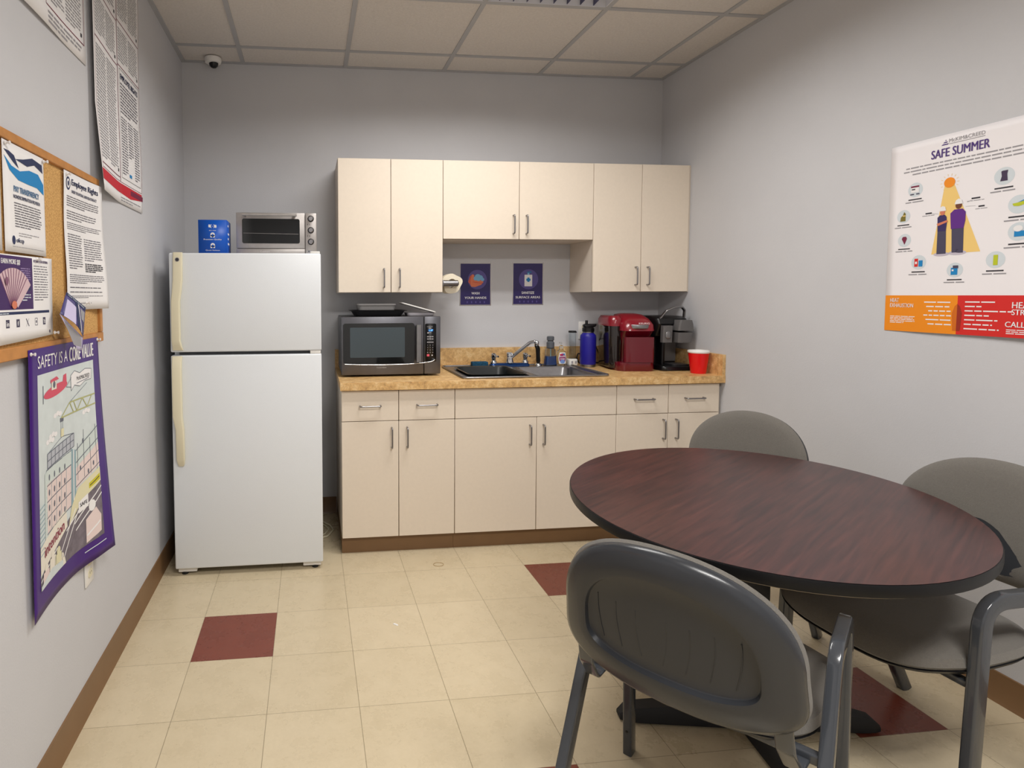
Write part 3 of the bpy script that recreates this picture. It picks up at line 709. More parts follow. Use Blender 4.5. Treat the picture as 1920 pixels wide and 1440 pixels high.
# paper towel roll and holder on the cabinet side
hx = U(24) + .001
hl = thing('towel_holder', 'grey metal paper towel holder arm on the left wall cabinet', 'holder', (hx, -.20, 1.435))
s = MB(); s.box(0, .004, -.02, .02, -.02, .02, M_NICKEL, bev=.001); s.build('mount_plate', hl)
s = MB(); s.tube([(.003, 0, 0), (.092, 0, 0)], .0185, M_NICKEL); s.lathe([(.0005, .098), (.012, .097), (.0185, .091)], M_NICKEL, M=Matrix.Rotation(PI / 2, 4, 'Y')); s.build('arm', hl)
n = 40
def rr_(a): return .058 + .004 * math.sin(3 * a + .6) + .003 * math.sin(5 * a)
# narrow remaining roll, turned slightly toward the room
s = MB()
rings = []
for out_, yy in ((1, -.045), (1, .05), (0, .05), (0, -.045)):
    rings.append([((rr_(2 * PI * i / n) if out_ else .027) * math.cos(2 * PI * i / n), yy, (rr_(2 * PI * i / n) if out_ else .027) * math.sin(2 * PI * i / n)) for i in range(n)])
s.loft(rings, mat('paper_towel', (232, 222, 200), .9, bump=.6, bscale=150), closed=True)
rl = s.build('paper_towel_roll', loc=(hx + .066, -.212, 1.436)); tag(rl, 'nearly used white paper towel roll beside the left wall cabinet', 'paper towel roll')
hl.location = (hx, -.282, 1.436)

# ------------------------------------------------------------------ fridge
FX0, FX1, FYF, FZ = -.822, -.103, -.750, 1.573
fr = thing('refrigerator', 'white two door refrigerator with ivory handles by the left wall', 'refrigerator', ((FX0 + FX1) / 2, 0, 0))
w = (FX1 - FX0) / 2
s = MB(); s.box(-w + .004, w - .004, -.685, -.05, .035, FZ - .006, M_WHITE, bev=.004)
s.box(-w + .03, w - .03, -.70, -.684, .045, FZ - .02, mat('gasket_grey', (104, 106, 110), .6)); s.build('body', fr)
s = MB(); s.box(-w + .03, w - .03, -.66, -.60, .012, .05, M_BLACKM); s.build('base_grille', fr)
dz = 1.091
s = MB(); s.box(-w, w, FYF, -.700, dz + .008, FZ, M_WHITE, bev=.007, seg=3); fd = s.build('freezer_door', fr)
s = MB(); s.box(-w, w, FYF, -.700, .036, dz - .008, M_WHITE, bev=.007, seg=3); rd = s.build('fridge_door', fr)
def fridge_handle(z_top, z_bot, L, par):
    # flat moulded handle standing off the door; (fraction, half width, stand-off, sideways shift)
    s = MB(); rings = []
    for t_, hw_, out_, sh_ in L:
        z = z_top + (z_bot - z_top) * t_
        rings.append([(x, y, z) for x, y in rrect(hw_, max(out_ / 2, .005), min(.006, out_ / 3), 3, -w + .030 + sh_, FYF - max(out_ / 2, .005))])
    s.loft(rings, M_IVORY); s.build('handle', par)
fridge_handle(FZ + .002, dz + .018, [(0, .022, .012, .014), (.06, .022, .020, .014), (.28, .022, .026, .013), (.40, .021, .030, .008), (.50, .020, .032, .002), (.90, .020, .032, .001), (.96, .022, .022, .004), (1, .025, .010, .007)], fd)
fridge_handle(dz - .010, .548, [(0, .024, .012, .002), (.05, .023, .022, .001), (.12, .022, .032, .001), (.54, .022, .034, .001), (.60, .020, .034, .006), (.66, .019, .034, .011), (.93, .019, .028, .011), (.98, .016, .016, .011), (1, .012, .010, .011)], rd)
s = MB(); s.lathe([(.010, 0), (.010, .0012)], M_GREYINK, M=Matrix.Translation((-w + .044, FYF - .0208, 1.540)) @ Matrix.Rotation(PI / 2, 4, 'X'), n=20)
s.lathe([(.0075, 0), (.0075, .0018)], M_INK, M=Matrix.Translation((-w + .044, FYF - .0208, 1.540)) @ Matrix.Rotation(PI / 2, 4, 'X'), n=20); s.build('badge', fd)
s = MB(); s.box(w - .05, w - .004, FYF + .006, -.66, FZ, FZ + .010, M_WHITEP, bev=.003); s.build('hinge', fr)
s = MB(); s.box(w - .055, w - .004, FYF + .003, -.70, dz - .008, dz + .008, M_WHITEP, bev=.001); s.build('hinge', fr)
for sx in (-1, 1):
    s = MB(); s.box(sx * (w - .055) - .045, sx * (w - .055) + .045, FYF + .020, -.68, .012, .036, M_WHITEP, bev=.004); s.lathe([(.016, .0), (.016, .014)], M_BLACKM, c=(sx * (w - .04), -.715, 0), n=16); s.build('foot', fr)
cord('fridge_cord', [(-.13, -.10, .03), (-.09, -.16, .006), (-.05, -.22, .006), (-.035, -.29, .006), (-.07, -.37, .006), (-.13, -.40, .006)], .0045, M_IVORY, 'pale cord lying on the floor between fridge and base cabinet')
cord('fridge_cord', [(-.13, -.14, .006), (-.085, -.21, .006), (-.06, -.27, .006), (-.085, -.34, .006), (-.13, -.36, .006)], .0035, M_IVORY, 'thin inner loop of pale cord on the floor beside the fridge')

M_TOAST = mat('toaster_steel', (176, 171, 168), 0.42, metal=0.75, noise=0.05, nscale=40)
# toaster oven
ZF = FZ - .0055
to = thing('toaster_oven', 'steel toaster oven with three knobs on top of the refrigerator', 'toaster oven', (-.327, 0, ZF))
w2, yf, hh = .207, -.515, .236
s = MB(); s.box(-w2 + .004, w2 - .004, yf + .015, -.20, .016, hh - .006, M_TOAST, bev=.008)
s.build('body', to)
for sx in (-1, 1):
    for yy in (-.48, -.24):
        s = MB(); s.lathe([(.012, 0), (.014, .002), (.013, .018)], M_BLACKM, c=(sx * (w2 - .03), yy, .0004), n=14); s.build('foot', to)
s = MB(); s.box(-w2, .146, yf, yf + .02, .048, hh - .004, M_TOAST, bev=.003)
s.loft([[(x, yf - q, z) for x, z in rrect(.1485, .064, .010, 5, -.0285, .137)] for q in (-.001, .001)], M_DARKGLASS, smooth=False)
s.tube([(-.170, yf - .0018, .126), (.113, yf - .0018, .122)], .0008, M_TOAST); od = s.build('door', to)
s = MB(); s.tube([(-.172, yf - .034, hh - .017), (.106, yf - .034, hh - .019)], .0075, M_TOAST)
for xx in (-.160, .094): s.box(xx - .006, xx + .006, yf - .032, yf + .002, hh - .026, hh - .012, M_TOAST, bev=.002)
s.build('handle', od)
s = MB(); s.box(-w2, .146, yf, yf + .02, .016, .045, M_TOAST, bev=.002); s.build('crumb_drawer', to)
flat_text('Cuisinart', to, 'lettering', -.085, yf - .0008, .026, .010, mat('pale_logo', (205, 200, 200), .3), .05, .01)
s = MB(); s.box(.149, w2, yf, yf + .02, .016, hh - .004, M_TOAST, bev=.004); pn = s.build('control_panel', to)
for kz in (.203, .143, .083):
    s = MB(); Mk = Matrix.Translation((.178, yf, kz)) @ Matrix.Rotation(PI / 2, 4, 'X')
    s.lathe([(.0165, 0), (.0165, .003), (.0155, .0035)], M_BLACK, M=Mk, n=28); s.lathe([(.013, .003), (.0125, .018), (.0105, .020), (.0100, .0185), (.0005, .0185)], M_NICKEL, M=Mk, n=28); s.build('knob', pn)
s = MB(); s.box(.160, .180, yf - .0008, yf, .024, .038, M_GREYINK); s.box(.164, .170, yf - .0012, yf - .0006, .030, .036, M_INK); s.build('indicator', pn)
for kz in (.170, .110):
    for kx in (.160, .170): s = MB(); s.box(kx, kx + .002, yf - .0008, yf, kz, kz + .006, M_INK); s.build('dial_mark', pn)
s = MB(); s.tube([(x * 1.0, -.36 + .01 * math.sin(x * 40), hh + .006 + .012 * max(0, math.cos((x + .12) * 14)) * math.exp(-((x + .13) / .05) ** 2)) for x in [-.18 + .012 * i for i in range(18)]], .0035, mat('clear_bag', (190, 186, 186), .3))
tag(s.build('rolled_plastic_bag', loc=(-.327, 0, ZF - .008)), 'thin rolled plastic bag lying on top of the toaster oven', 'bag')

# blue box
BM = mat('blue_carton', (10, 84, 186), .4)
bx = thing('cardboard_box', 'bright blue cardboard box with white print on top of the refrigerator', 'box', (-.640, -.55, ZF), math.radians(0))
s = MB(); s.box(-.070, .070, -.05, .09, 0, .182, BM, bev=.001, seg=1); s.build('carton', bx)
sh = Sheet(0); PT = M_PAPER
sh.oval(.070, .150, .014, .010, PT, 1).oval(.070, .150, .008, .011, BM, 2).oval(.054, .151, .004, .008, PT, 2).oval(.086, .149, .004, .008, PT, 2).text('ring', .070, .147, .005, PT, align='c', layer=3)
sh.text('SPLY-7000', .070, .126, .005, PT, .034, 'c')
for zz in (.098, .045): sh.oval(.070, zz + .010, .011, .011, PT, 1).rect(.059, zz - .004, .081, zz + .008, PT, 1).oval(.070, zz + .008, .005, .005, BM, 2).rect(.068, zz - .004, .072, zz, BM, 2)
sh.text('Premium Quality', .070, .079, .0085, PT, .088, 'c', bold=.01).text('Quick Release', .070, .026, .007, PT, .07, 'c')
sh.build('front_print', lambda u, v, d: (u - .070, -.0503 - d, v), R4(.14, .180), BM, bx, thick=.0002, lay=.0001)
sh = Sheet(0)
for k, zz in enumerate((.15, .11, .085, .06)): sh.rect(.03, zz, .06 + .02 * (k % 2), zz + .01, PT, 1)
sh.build('side_print', lambda u, v, d: (.0703 + d, -.05 + u, v), R4(.135, .180), BM, bx, thick=.0002, lay=.0001)

# ------------------------------------------------------------------ purple signs on the back wall
lil = mat('sign_lilac', (84, 74, 140), .4); skin = mat('sign_orange', (222, 122, 84), .5); foam = mat('sign_foam', (120, 176, 214), .5)
sh = Sheet(0); w_, h_ = .206, .272
sh.rect(.006, .006, .200, .266, M_DPURPLE, 1).oval(.115, .165, .062, .062, lil, 2)
sh.poly([(.060, .150), (.072, .190), (.086, .200), (.095, .192), (.092, .165), (.150, .160), (.155, .150), (.140, .132), (.100, .118), (.076, .120)], skin, 3)
sh.poly([(.055, .150), (.066, .185), (.080, .197), (.070, .160), (.072, .132)], mat('sign_orange_dark', (206, 92, 66), .5), 4)
for q_, (a, c, r_) in enumerate(((.118, .182, .020), (.135, .178, .016), (.104, .172, .014), (.148, .166, .012), (.122, .168, .014))): sh.oval(a, c, r_, r_ * .9, foam, 5 + q_)
sh.line(.085, .150, .150, .142, .002, M_RED, 11)
sh.text('WASH', .103, .071, .015, M_PAPER, .052, 'c', bold=.012).text('YOUR HANDS', .103, .043, .014, M_PAPER, .142, 'c', bold=.012)
for k in range(5): sh.oval(.05 + k * .028, .022, .004, .007, lil, 2)
o = sh.build('wash_hands_sign', on_back(.786, 1.300, .0005), R4(w_, h_), M_PAPER, thick=.0006, lay=.0003); tag(o, 'purple wash your hands sign with two orange hands, under the wall cabinets', 'sign')
sh = Sheet(0)
sh.rect(.006, .006, .200, .266, M_DPURPLE, 1).oval(.107, .165, .064, .064, lil, 2)
sh.rect(.080, .120, .131, .194, M_PAPER, 3).rect(.100, .194, .112, .206, foam, 3).poly([(.092, .206), (.128, .206), (.124, .216), (.100, .214)], mat('sign_teal', (40, 110, 160), .5), 3)
sh.rect(.099, .148, .113, .176, M_BLUE, 4).rect(.092, .155, .120, .169, M_BLUE, 5)
sh.text('SANITIZE', .103, .071, .016, M_PAPER, .082, 'c', bold=.012).text('SURFACE AREAS', .103, .043, .014, M_PAPER, .162, 'c', bold=.012)
for k in range(5): sh.oval(.05 + k * .028, .022, .004, .007, lil, 2)
o = sh.build('sanitize_sign', on_back(1.131, 1.302, .0005), R4(.206, .270), M_PAPER, thick=.0006, lay=.0003); tag(o, 'purple sanitize surface areas sign with a white bottle, right of the hands sign', 'sign')

# ------------------------------------------------------------------ summer safety poster on the right wall
def logo(sh, u, v, s_, m):
    for k in range(3): sh.poly([(u + s_ * (.1 + .25 * k), v + s_ * .30 * k), (u + s_ * (1.0 - .1 * k), v + s_ * .30 * k), (u + s_ * (1.15 - .2 * k), v + s_ * (.16 + .30 * k)), (u + s_ * (.32 + .2 * k), v + s_ * (.16 + .30 * k))], m, 2)
ppl = mat('print_purple', (74, 48, 120), .6); pp2 = mat('print_violet', (92, 36, 130), .6); dk = mat('print_slate', (70, 66, 88), .6)
sh = Sheet(.03); PW, PH = .520, .715
sh.rect(0, 0, .262, .138, M_ORANGE, 1).rect(.262, 0, PW, .138, M_POSTRED, 1)
logo(sh, .180, .678, .024, ppl); sh.text('McKIM&CREED', .208, .684, .013, M_GREYINK, .110).rect(.208, .678, .318, .680, M_GREYINK, 2)
sh.text('SAFE SUMMER', .150, .636, .031, ppl, .182, bold=.012)
for k, (a, c) in enumerate(((.060, .470), (.052, .480), (.085, .440))): sh.greek(a, .616 - k * .0125, c, .624 - k * .0125, 1, M_GREYINK, th=.55, last=1)
sh.oval(.216, .541, .018, .018, M_ORANGE, 3)
for k in range(14):
    a = 2 * PI * k / 14
    if -2.2 < (a if a < PI else a - 2 * PI) < -0.9: continue
    sh.line(.216 + .024 * math.cos(a), .541 + .024 * math.sin(a), .216 + .031 * math.cos(a), .541 + .031 * math.sin(a), .0012, M_YELLOW, 2)
sh.poly([(.200, .532), (.232, .532), (.322, .288), (.166, .288)], M_YELLOW, 1)
sh.oval(.200, .287, .026, .007, mat('print_shadow', (190, 182, 196), .6), 2).oval(.252, .289, .028, .008, mat('print_shadow', (190, 182, 196), .6), 2)
# left figure
sh.poly([(.184, .288), (.193, .288), (.199, .345), (.206, .288), (.215, .288), (.212, .375), (.184, .375)], dk, 3)
sh.poly([(.184, .370), (.212, .370), (.214, .398), (.212, .420), (.206, .428), (.190, .428), (.182, .420), (.183, .398)], mat('print_navy2', (52, 40, 92), .6), 4)
sh.poly([(.180, .398), (.214, .408), (.218, .402), (.186, .390)], M_SKIN, 5).oval(.198, .437, .008, .010, M_SKIN, 4).poly([(.187, .442), (.210, .442), (.206, .456), (.198, .460), (.190, .456)], M_PAPER, 5)
# right figure
sh.poly([(.234, .290), (.246, .290), (.252, .350), (.258, .288), (.270, .288), (.268, .380), (.230, .378)], dk, 3)
sh.poly([(.228, .374), (.268, .374), (.272, .400), (.272, .430), (.262, .442), (.236, .442), (.224, .430), (.226, .400)], pp2, 4)
sh.oval(.249, .455, .010, .012, mat('print_brown', (110, 60, 40), .6), 4).poly([(.236, .460), (.262, .460), (.258, .474), (.249, .479), (.240, .474)], M_PAPER, 5)
icons = [(.098, .536, .027), (.058, .441, .025), (.065, .349, .025), (.122, .262, .027), (.247, .228, .026), (.368, .257, .028), (.379, .531, .029), (.424, .432, .030), (.428, .344, .030)]
for u, v, r_ in icons:
    sh.oval(u, v, r_, r_, M_PALE, 1)
    sh.rect(u - r_ * .9, v - r_ * 1.40, u + r_ * .9, v - r_ * 1.24, M_INK, 2); sh.greek(u - r_ * 1.3, v - r_ * 1.85, u + r_ * 1.3, v - r_ * 1.5, 1, M_GREYINK, th=.4, last=1)
u, v, r_ = icons[0]; sh.rect(u - .016, v - .010, u + .014, v + .014, M_PAPER, 3).rect(u - .016, v + .009, u + .014, v + .015, M_MAROON, 4).rect(u - .013, v, u, v + .004, M_INK, 4).rect(u - .018, v - .018, u - .004, v - .014, dk, 4).rect(u + .004, v - .018, u + .016, v - .014, dk, 4)
u, v, r_ = icons[1]; sh.poly([(u - .012, v - .018), (u + .008, v - .018), (u + .008, v + .010), (u + .002, v + .017), (u - .003, v + .004), (u - .010, v - .002)], M_OLIVE, 3).rect(u - .003, v + .0, u + .008, v + .004, M_YELLOW, 4)
u, v, r_ = icons[2]; sh.poly([(u - .010, v + .006), (u - .006, v + .014), (u + .006, v + .014), (u + .010, v + .006), (u + .001, v - .016)], M_MAROON, 3)
u, v, r_ = icons[3]; sh.rect(u - .015, v - .016, u - .002, v + .014, M_POSTRED, 3).rect(u + .001, v - .016, u + .015, v + .007, M_BLUE, 3).rect(u - .012, v - .006, u - .005, v + .003, M_PAPER, 4)
u, v, r_ = icons[4]; sh.rect(u - .012, v - .017, u + .009, v + .008, M_BLUE, 3).rect(u - .006, v + .006, u + .011, v + .016, dk, 4).rect(u - .009, v - .004, u - .003, v + .002, M_PAPER, 4)
u, v, r_ = icons[5]; sh.rect(u - .006, v - .018, u + .007, v + .016, M_GREEN, 3)
u, v, r_ = icons[6]; sh.poly([(u - .011, v - .016), (u + .010, v - .016), (u + .008, v + .006), (u + .010, v + .018), (u + .004, v + .018), (u, v + .010), (u - .005, v + .018), (u - .009, v + .016), (u - .007, v)], mat('print_dark', (62, 48, 76), .6), 3)
u, v, r_ = icons[7]; sh.poly([(u - .018, v + .004), (u, v + .006), (u + .024, v + .012), (u + .022, v + .0), (u + .0, v - .006), (u - .014, v - .004)], M_GREEN, 3).poly([(u - .004, v + .006), (u + .024, v + .012), (u + .02, v + .016)], M_BLUE, 4)
u, v, r_ = icons[8]; sh.rect(u - .012, v - .016, u + .02, v + .002, M_BLUE, 3).oval(u - .002, v + .010, .013, .010, M_PAPER, 4)
for (u, v, a) in ((.150, .438, .022), (.300, .470, .026), (.318, .440, .018)):
    sh.rect(u - a / 2, v, u + a / 2, v + .005, M_INK, 2); sh.greek(u - a, v - .008, u + a, v - .003, 1, M_GREYINK, th=.4, last=1)
sh.line(.275, .462, .287, .468, .0008, M_GREYINK).line(.270, .448, .300, .446, .0008, M_GREYINK).line(.162, .438, .184, .434, .0008, M_GREYINK)
sh.text('HEAT', .020, .112, .015, M_PAPER, .034, bold=.012).text('EXHAUSTION', .020, .092, .015, M_PAPER, .090, bold=.012)
sh.greek(.022, .030, .118, .060, 5, M_PAPER, th=.45)
for k in range(6): sh.greek(.150 + .008 * (k % 3), .108 - k * .016, .246, .118 - k * .016, 1, M_PAPER, th=.42, last=1)
for k in range(7): sh.greek(.286, .110 - k * .0155, .286 + (.09, .06, .14, .08, .10, .09, .11)[k], .120 - k * .0155, 1, M_PAPER, th=.42, last=1)
for k, sg_ in ((0, -1), (1, 1)): sh.poly([(.262, .012), (.262 + sg_ * .012, .012), (.262 + sg_ * .016, .075), (.262 + sg_ * .008, .100), (.262, .108)], mat('print_dark_red', (150, 40, 20), .6) if k else mat('print_dark_orange', (206, 104, 16), .6), 2)
sh.text('HEAT', .424, .096, .020, M_PAPER, .060, bold=.012).text('STROKE', .424, .074, .018, M_PAPER, .080, bold=.012)
sh.text('CALL 911', .408, .034, .018, M_PAPER, .092, bold=.012); sh.greek(.412, .010, .500, .028, 3, M_PAPER, th=.45)
o = sh.build('safety_poster', on_right(-1.513, 1.222, .001, lambda u, v: .012 * (u / .52) * (1 - v / .715) ** 2 + .002 * math.sin(u * 9) ** 2), R4(PW, PH), mat('poster_paper', (236, 232, 234), .5), thick=.0006)
tag(o, 'white safe summer poster with orange and red bottom band on the right wall', 'poster')

# ------------------------------------------------------------------ left wall: cork board and papers
CY0, CY1, CZ0, CZ1 = -2.75, -1.470, 1.212, 1.772; CD = .020
cbd = thing('cork_board', 'oak framed cork board on the left wall covered with notices', 'cork board', (XL, (CY0 + CY1) / 2, CZ0))
yo = (CY0 + CY1) / 2; hwb = (CY1 - CY0) / 2; ht = CZ1 - CZ0
s = MB(); s.box(.001, .010, -hwb + .015, hwb - .015, .015, ht - .015, M_CORK); s.build('cork_panel', cbd)
for nm_, a in (('frame_rail', (.0005, CD, -hwb, hwb, 0, .032)), ('frame_rail', (.0005, CD, -hwb, hwb, ht - .024, ht)), ('frame_stile', (.0008, CD - .001, hwb - .024, hwb, .0325, ht - .0245)), ('frame_stile', (.0008, CD - .001, -hwb, -hwb + .024, .0325, ht - .0245))):
    s = MB(); s.box(*a, M_OAK, bev=.002, seg=1); s.build(nm_, cbd)
P0 = .0128   # papers sit just off the cork
def wav(a, k=20): return lambda u, v: a * (1 + math.sin(v * k)) / 2
# pay transparency notice
sh = Sheet(.03); w_, h_ = .2159, .2680
sh.poly([(.006, .246), (.05, .222), (.075, .212), (.055, .240), (.03, .246)], M_NAVY, 2).poly([(.06, .232), (.10, .240), (.15, .254), (.205, .248), (.208, .226), (.16, .238), (.12, .226)], M_NAVY, 2)
sh.poly([(.006, .232), (.04, .212), (.08, .206), (.13, .218), (.18, .218), (.210, .196), (.210, .168), (.17, .180), (.12, .180), (.07, .182), (.03, .200)], M_BLUE, 2)
sh.text('PAY TRANSPARENCY', .045, .150, .015, mat('ink_steel_blue', (60, 108, 150), .6), .132, bold=.012).text('NONDISCRIMINATION PROVISION', .042, .134, .009, M_NAVY, .140, bold=.012)
sh.greek(.045, .062, .190, .126, 10, M_BODY, th=.40)
sh.greek(.060, .040, .170, .052, 2, M_GREYINK, th=.3)
sh.oval(.036, .030, .007, .011, M_NAVY, 2).text('ofccp', .046, .022, .014, M_NAVY, .034, bold=.012); sh.greek(.03, .012, .20, .016, 1, M_GREYINK, th=.3, last=1)
o = sh.build('notice_sheet', on_left(-2.103, 1.478, P0, lambda u, v: .006 * math.sin(u / .2159 * PI) * (1 - v / .27) + .003), R4(.2159, .268), M_PAPER, thick=.0004); tag(o, 'pay transparency notice with blue wave pinned to the cork board', 'notice')
# employee rights notice
sh = Sheet(.03); w_, h_ = .285, .420
sh.oval(.030, .385, .016, .020, M_NAVY, 1).oval(.030, .385, .011, .014, M_PAPER, 2).oval(.030, .385, .006, .008, M_NAVY, 3)
sh.text('Employee Rights', .054, .378, .024, M_NAVY, .200, bold=.012).text('UNDER THE NATIONAL LABOR RELATIONS ACT', .054, .360, .009, M_NAVY, .190, bold=.01)
sh.greek(.020, .316, .270, .350, 5, M_BODY, th=.40).greek(.020, .276, .24, .306, 4, M_BODY, th=.36).greek(.020, .246, .27, .270, 4, M_BODY, th=.36)
sh.greek(.022, .126, .130, .236, 15, M_BODY, th=.38).greek(.146, .156, .265, .230, 10, M_BODY, th=.38).greek(.146, .120, .265, .150, 5, M_INK, th=.6)
sh.greek(.020, .082, .275, .112, 5, M_BODY, th=.38).greek(.020, .066, .26, .074, 1, M_BODY, th=.36, last=1).greek(.02, .052, .27, .060, 1, M_BODY, th=.36, last=1).greek(.03, .036, .27, .046, 2, M_BODY, th=.36).greek(.10, .018, .19, .023, 1, M_BODY, th=.36, last=1)
o = sh.build('notice_sheet', on_left(-1.760, 1.326, P0, lambda u, v: .004 + max(0, (u - .16) / .125) ** 1.5 * (.009 + .016 * (1 - v / .42)) + .002 * math.sin(v * 18)), R4(w_, h_), M_PAPER, thick=.0004); tag(o, 'long employee rights notice pinned to the cork board, nearest its right end', 'notice')
# flyer
sh = Sheet(.03); w_, h_ = .300, .222
pm = mat('flyer_purple', (62, 32, 92), .5); pk = mat('money_print', (206, 178, 184), .6)
u0 = .0
sh.rect(.010, .080, .178, .212, pm, 1).text('EARN MORE $$!', .030, .190, .014, M_PAPER, .085, bold=.012)
for k in range(11):
    a = math.radians(118 - k * 7.4); c0 = (.080, .082); d = Vector((math.cos(a), math.sin(a))); n_ = Vector((-d.y, d.x)) * .013
    p_ = [Vector(c0) + d * .012 - n_ * .6, Vector(c0) + d * .100 - n_, Vector(c0) + d * .100 + n_, Vector(c0) + d * .012 + n_ * .6]
    sh.poly([(q.x, max(q.y, .081)) for q in p_], pk, 2 + 2 * k); sh.line(p_[3].x, max(p_[3].y, .082), p_[2].x, p_[2].y, .0028, mat('money_shade', (128, 84, 110), .6), 3 + 2 * k)
sh.oval(.048, .150, .007, .010, mat('money_shade', (128, 84, 110), .6), 26).oval(.078, .092, .012, .010, M_SKIN, 26)
sh.greek(.118, .148, .168, .186, 7, mat('flyer_lilac', (150, 130, 175), .6), th=.4).rect(.120, .128, .166, .136, M_NAVY, 2); sh.greek(.122, .100, .166, .120, 3, M_PALE, th=.4)
sh.text('RETURN YOUR REFERRAL', .186, .202, .007, pm, .085, bold=.012); sh.greek(.186, .100, .272, .196, 14, M_BODY, th=.34)
sh.rect(.010, .068, .272, .075, M_NAVY, 1); sh.greek(.012, .069, .06, .073, 1, M_PALE, th=.5, last=1)
for k, ch in enumerate(('in', 'f', 'X', 'o', 'Yt')):
    uu = .050 + k * .047
    if k in (0, 1, 4): sh.rect(uu - .008, .036, uu + .008, .056, dk, 1); sh.text(ch, uu, .040, .011, M_PAPER, align='c', layer=2, bold=.012, width=.010 if k != 1 else .006)
    elif k == 2: sh.line(uu - .007, .056, uu + .007, .036, .003, dk).line(uu + .007, .056, uu - .007, .036, .001, dk)
    else: sh.frame(uu - .007, .037, uu + .007, .055, .0015, dk); sh.oval(uu, .046, .003, .004, dk, 2)
sh.rect(.268, .012, .275, .020, dk, 2)
o = sh.build('flyer', on_left(-2.160, 1.256, P0, lambda u, v: .004 + .004 * math.sin(u * 9)), [(0, -.004), (.292, .006), (.300, .218), (0, .214)], M_PAPER, thick=.0004, lay=.00012); tag(o, 'white and purple flyer showing a fan of banknotes on the cork board', 'flyer')
# sheet at the photo's edge
sh = Sheet(.05); sh.rect(.12, .225, .205, .245, M_NAVY, 1).greek(.02, .16, .205, .22, 8, M_BODY, th=.36).rect(.10, .090, .208, .104, M_NAVY, 1).greek(.02, .11, .205, .15, 6, M_BODY, th=.36).greek(.02, .02, .205, .085, 10, M_BODY, th=.36)
o = sh.build('notice_sheet', on_left(-2.332, 1.478, P0, lambda u, v: .003), R4(.2159, .279), M_PAPER, thick=.0004); tag(o, 'white notice with navy bars left of the pay transparency notice', 'notice')
# folded brochure sticking out below the employee rights notice
bm1 = mat('brochure_violet', (72, 66, 120), .4); bm2 = mat('brochure_lilac', (196, 188, 220), .4)
A_ = Vector((-.862, -1.816, 1.381)); B_ = Vector((-.840, -1.735, 1.334)); C_ = Vector((-.830, -1.787, 1.246)); D_ = Vector((-.835, -1.828, 1.206)); E_ = Vector((-.850, -1.893, 1.320))
def bro(u, v, d):   # bilinear patch
    p = (A_ * (1 - u) + B_ * u) * v + (E_ * (1 - u) + C_ * u) * (1 - v) if True else None
    n = (B_ - A_).cross(A_ - E_).normalized()
    if n.x < 0: n = -n
    return p + n * (d + .012 * math.sin(u * PI) * (1 - v))
sh = Sheet(.2); sh.rect(0, .88, 1, 1, M_NAVY, 1).poly([(.1, .0), (.5, .0), (.5, .7), (.1, .75)], bm2, 1).poly([(.45, .88), (.55, .88), (.75, 0), (.62, 0)], M_NAVY, 2).poly([(.58, .88), (.62, .88), (.84, 0), (.80, 0)], M_PAPER, 2).poly([(.7, .8), (.95, .8), (.95, .45), (.78, .45)], M_GREYINK, 2)
sh.text('Find Your Benefits', .1, .91, .06, M_PALE, .8, layer=2)
o = sh.build('brochure', bro, R4(1, 1), bm1, thick=.0006, lay=.0004); tag(o, 'small folded purple brochure hanging off the cork board corner', 'brochure')
sh = Sheet(.25); sh.rect(.1, .2, .9, .9, M_GREYINK, 1)
def bro2(u, v, d):
    p = (E_ * (1 - u) + C_ * u) * v + (D_ * (1 - u) + (D_ + Vector((.002, .040, .004))) * u) * (1 - v)
    n = Vector((1, .1, 0)).normalized(); return p + n * (d - .001)
# (lower flap of the same brochure)
o2 = sh.build('lower_flap', lambda u, v, d: Vector(bro2(u, v, d)) , [(0, 1), (0.35, 0), (1, 0), (1, 1)][::1], bm2, o, thick=.0006, lay=.0004)

# core value poster
PB = lambda u, v: (.0212) + (.040 * max(0, (u - .28) / .21) ** 1.5 * (1 - v / .727) ** 1.4) - .016 * math.sin(min(1, u / .40) * PI) * (1 - v / .727) - .006 * (1 - v / .727) * (1 - u / .489)
sky = mat('drawing_sky', (204, 212, 212), .7, noise=.05, nscale=25); pen = mat('drawing_pen', (100, 104, 116), .7); road = mat('drawing_road', (112, 104, 112), .7, noise=.25, nscale=40)
plr = mat('drawing_red', (206, 84, 104), .7); crn = mat('drawing_olive', (176, 176, 120), .7); pnk = mat('drawing_pink', (222, 204, 200), .7); mint = mat('drawing_mint', (200, 210, 206), .7)
crm = mat('drawing_cream', (226, 220, 206), .7); yel = mat('drawing_yellow', (218, 212, 176), .7); teal = mat('drawing_teal', (140, 166, 174), .7)
sh = Sheet(.025); PU0, PU1, PV0, PV1 = .048, .436, .066, .655
sh.rect(PU0, PV0, PU1, PV1, sky, 1)
def pq(a, c): return (PU0 + a * (PU1 - PU0), PV1 - c * (PV1 - PV0))
def pp(pts, m, l=2): sh.poly([pq(*p) for p in pts], m, l)
def pl(a0, c0, a1, c1, m=pen, w=.0016, l=4): q0, q1 = pq(a0, c0), pq(a1, c1); sh.line(q0[0], q0[1], q1[0], q1[1], w, m, l)
sh.text('SAFETY IS A', .050, .672, .034, M_PAPER, .190, bold=0).text('CORE VALUE', .252, .668, .044, M_PAPER, .186, bold=.012)
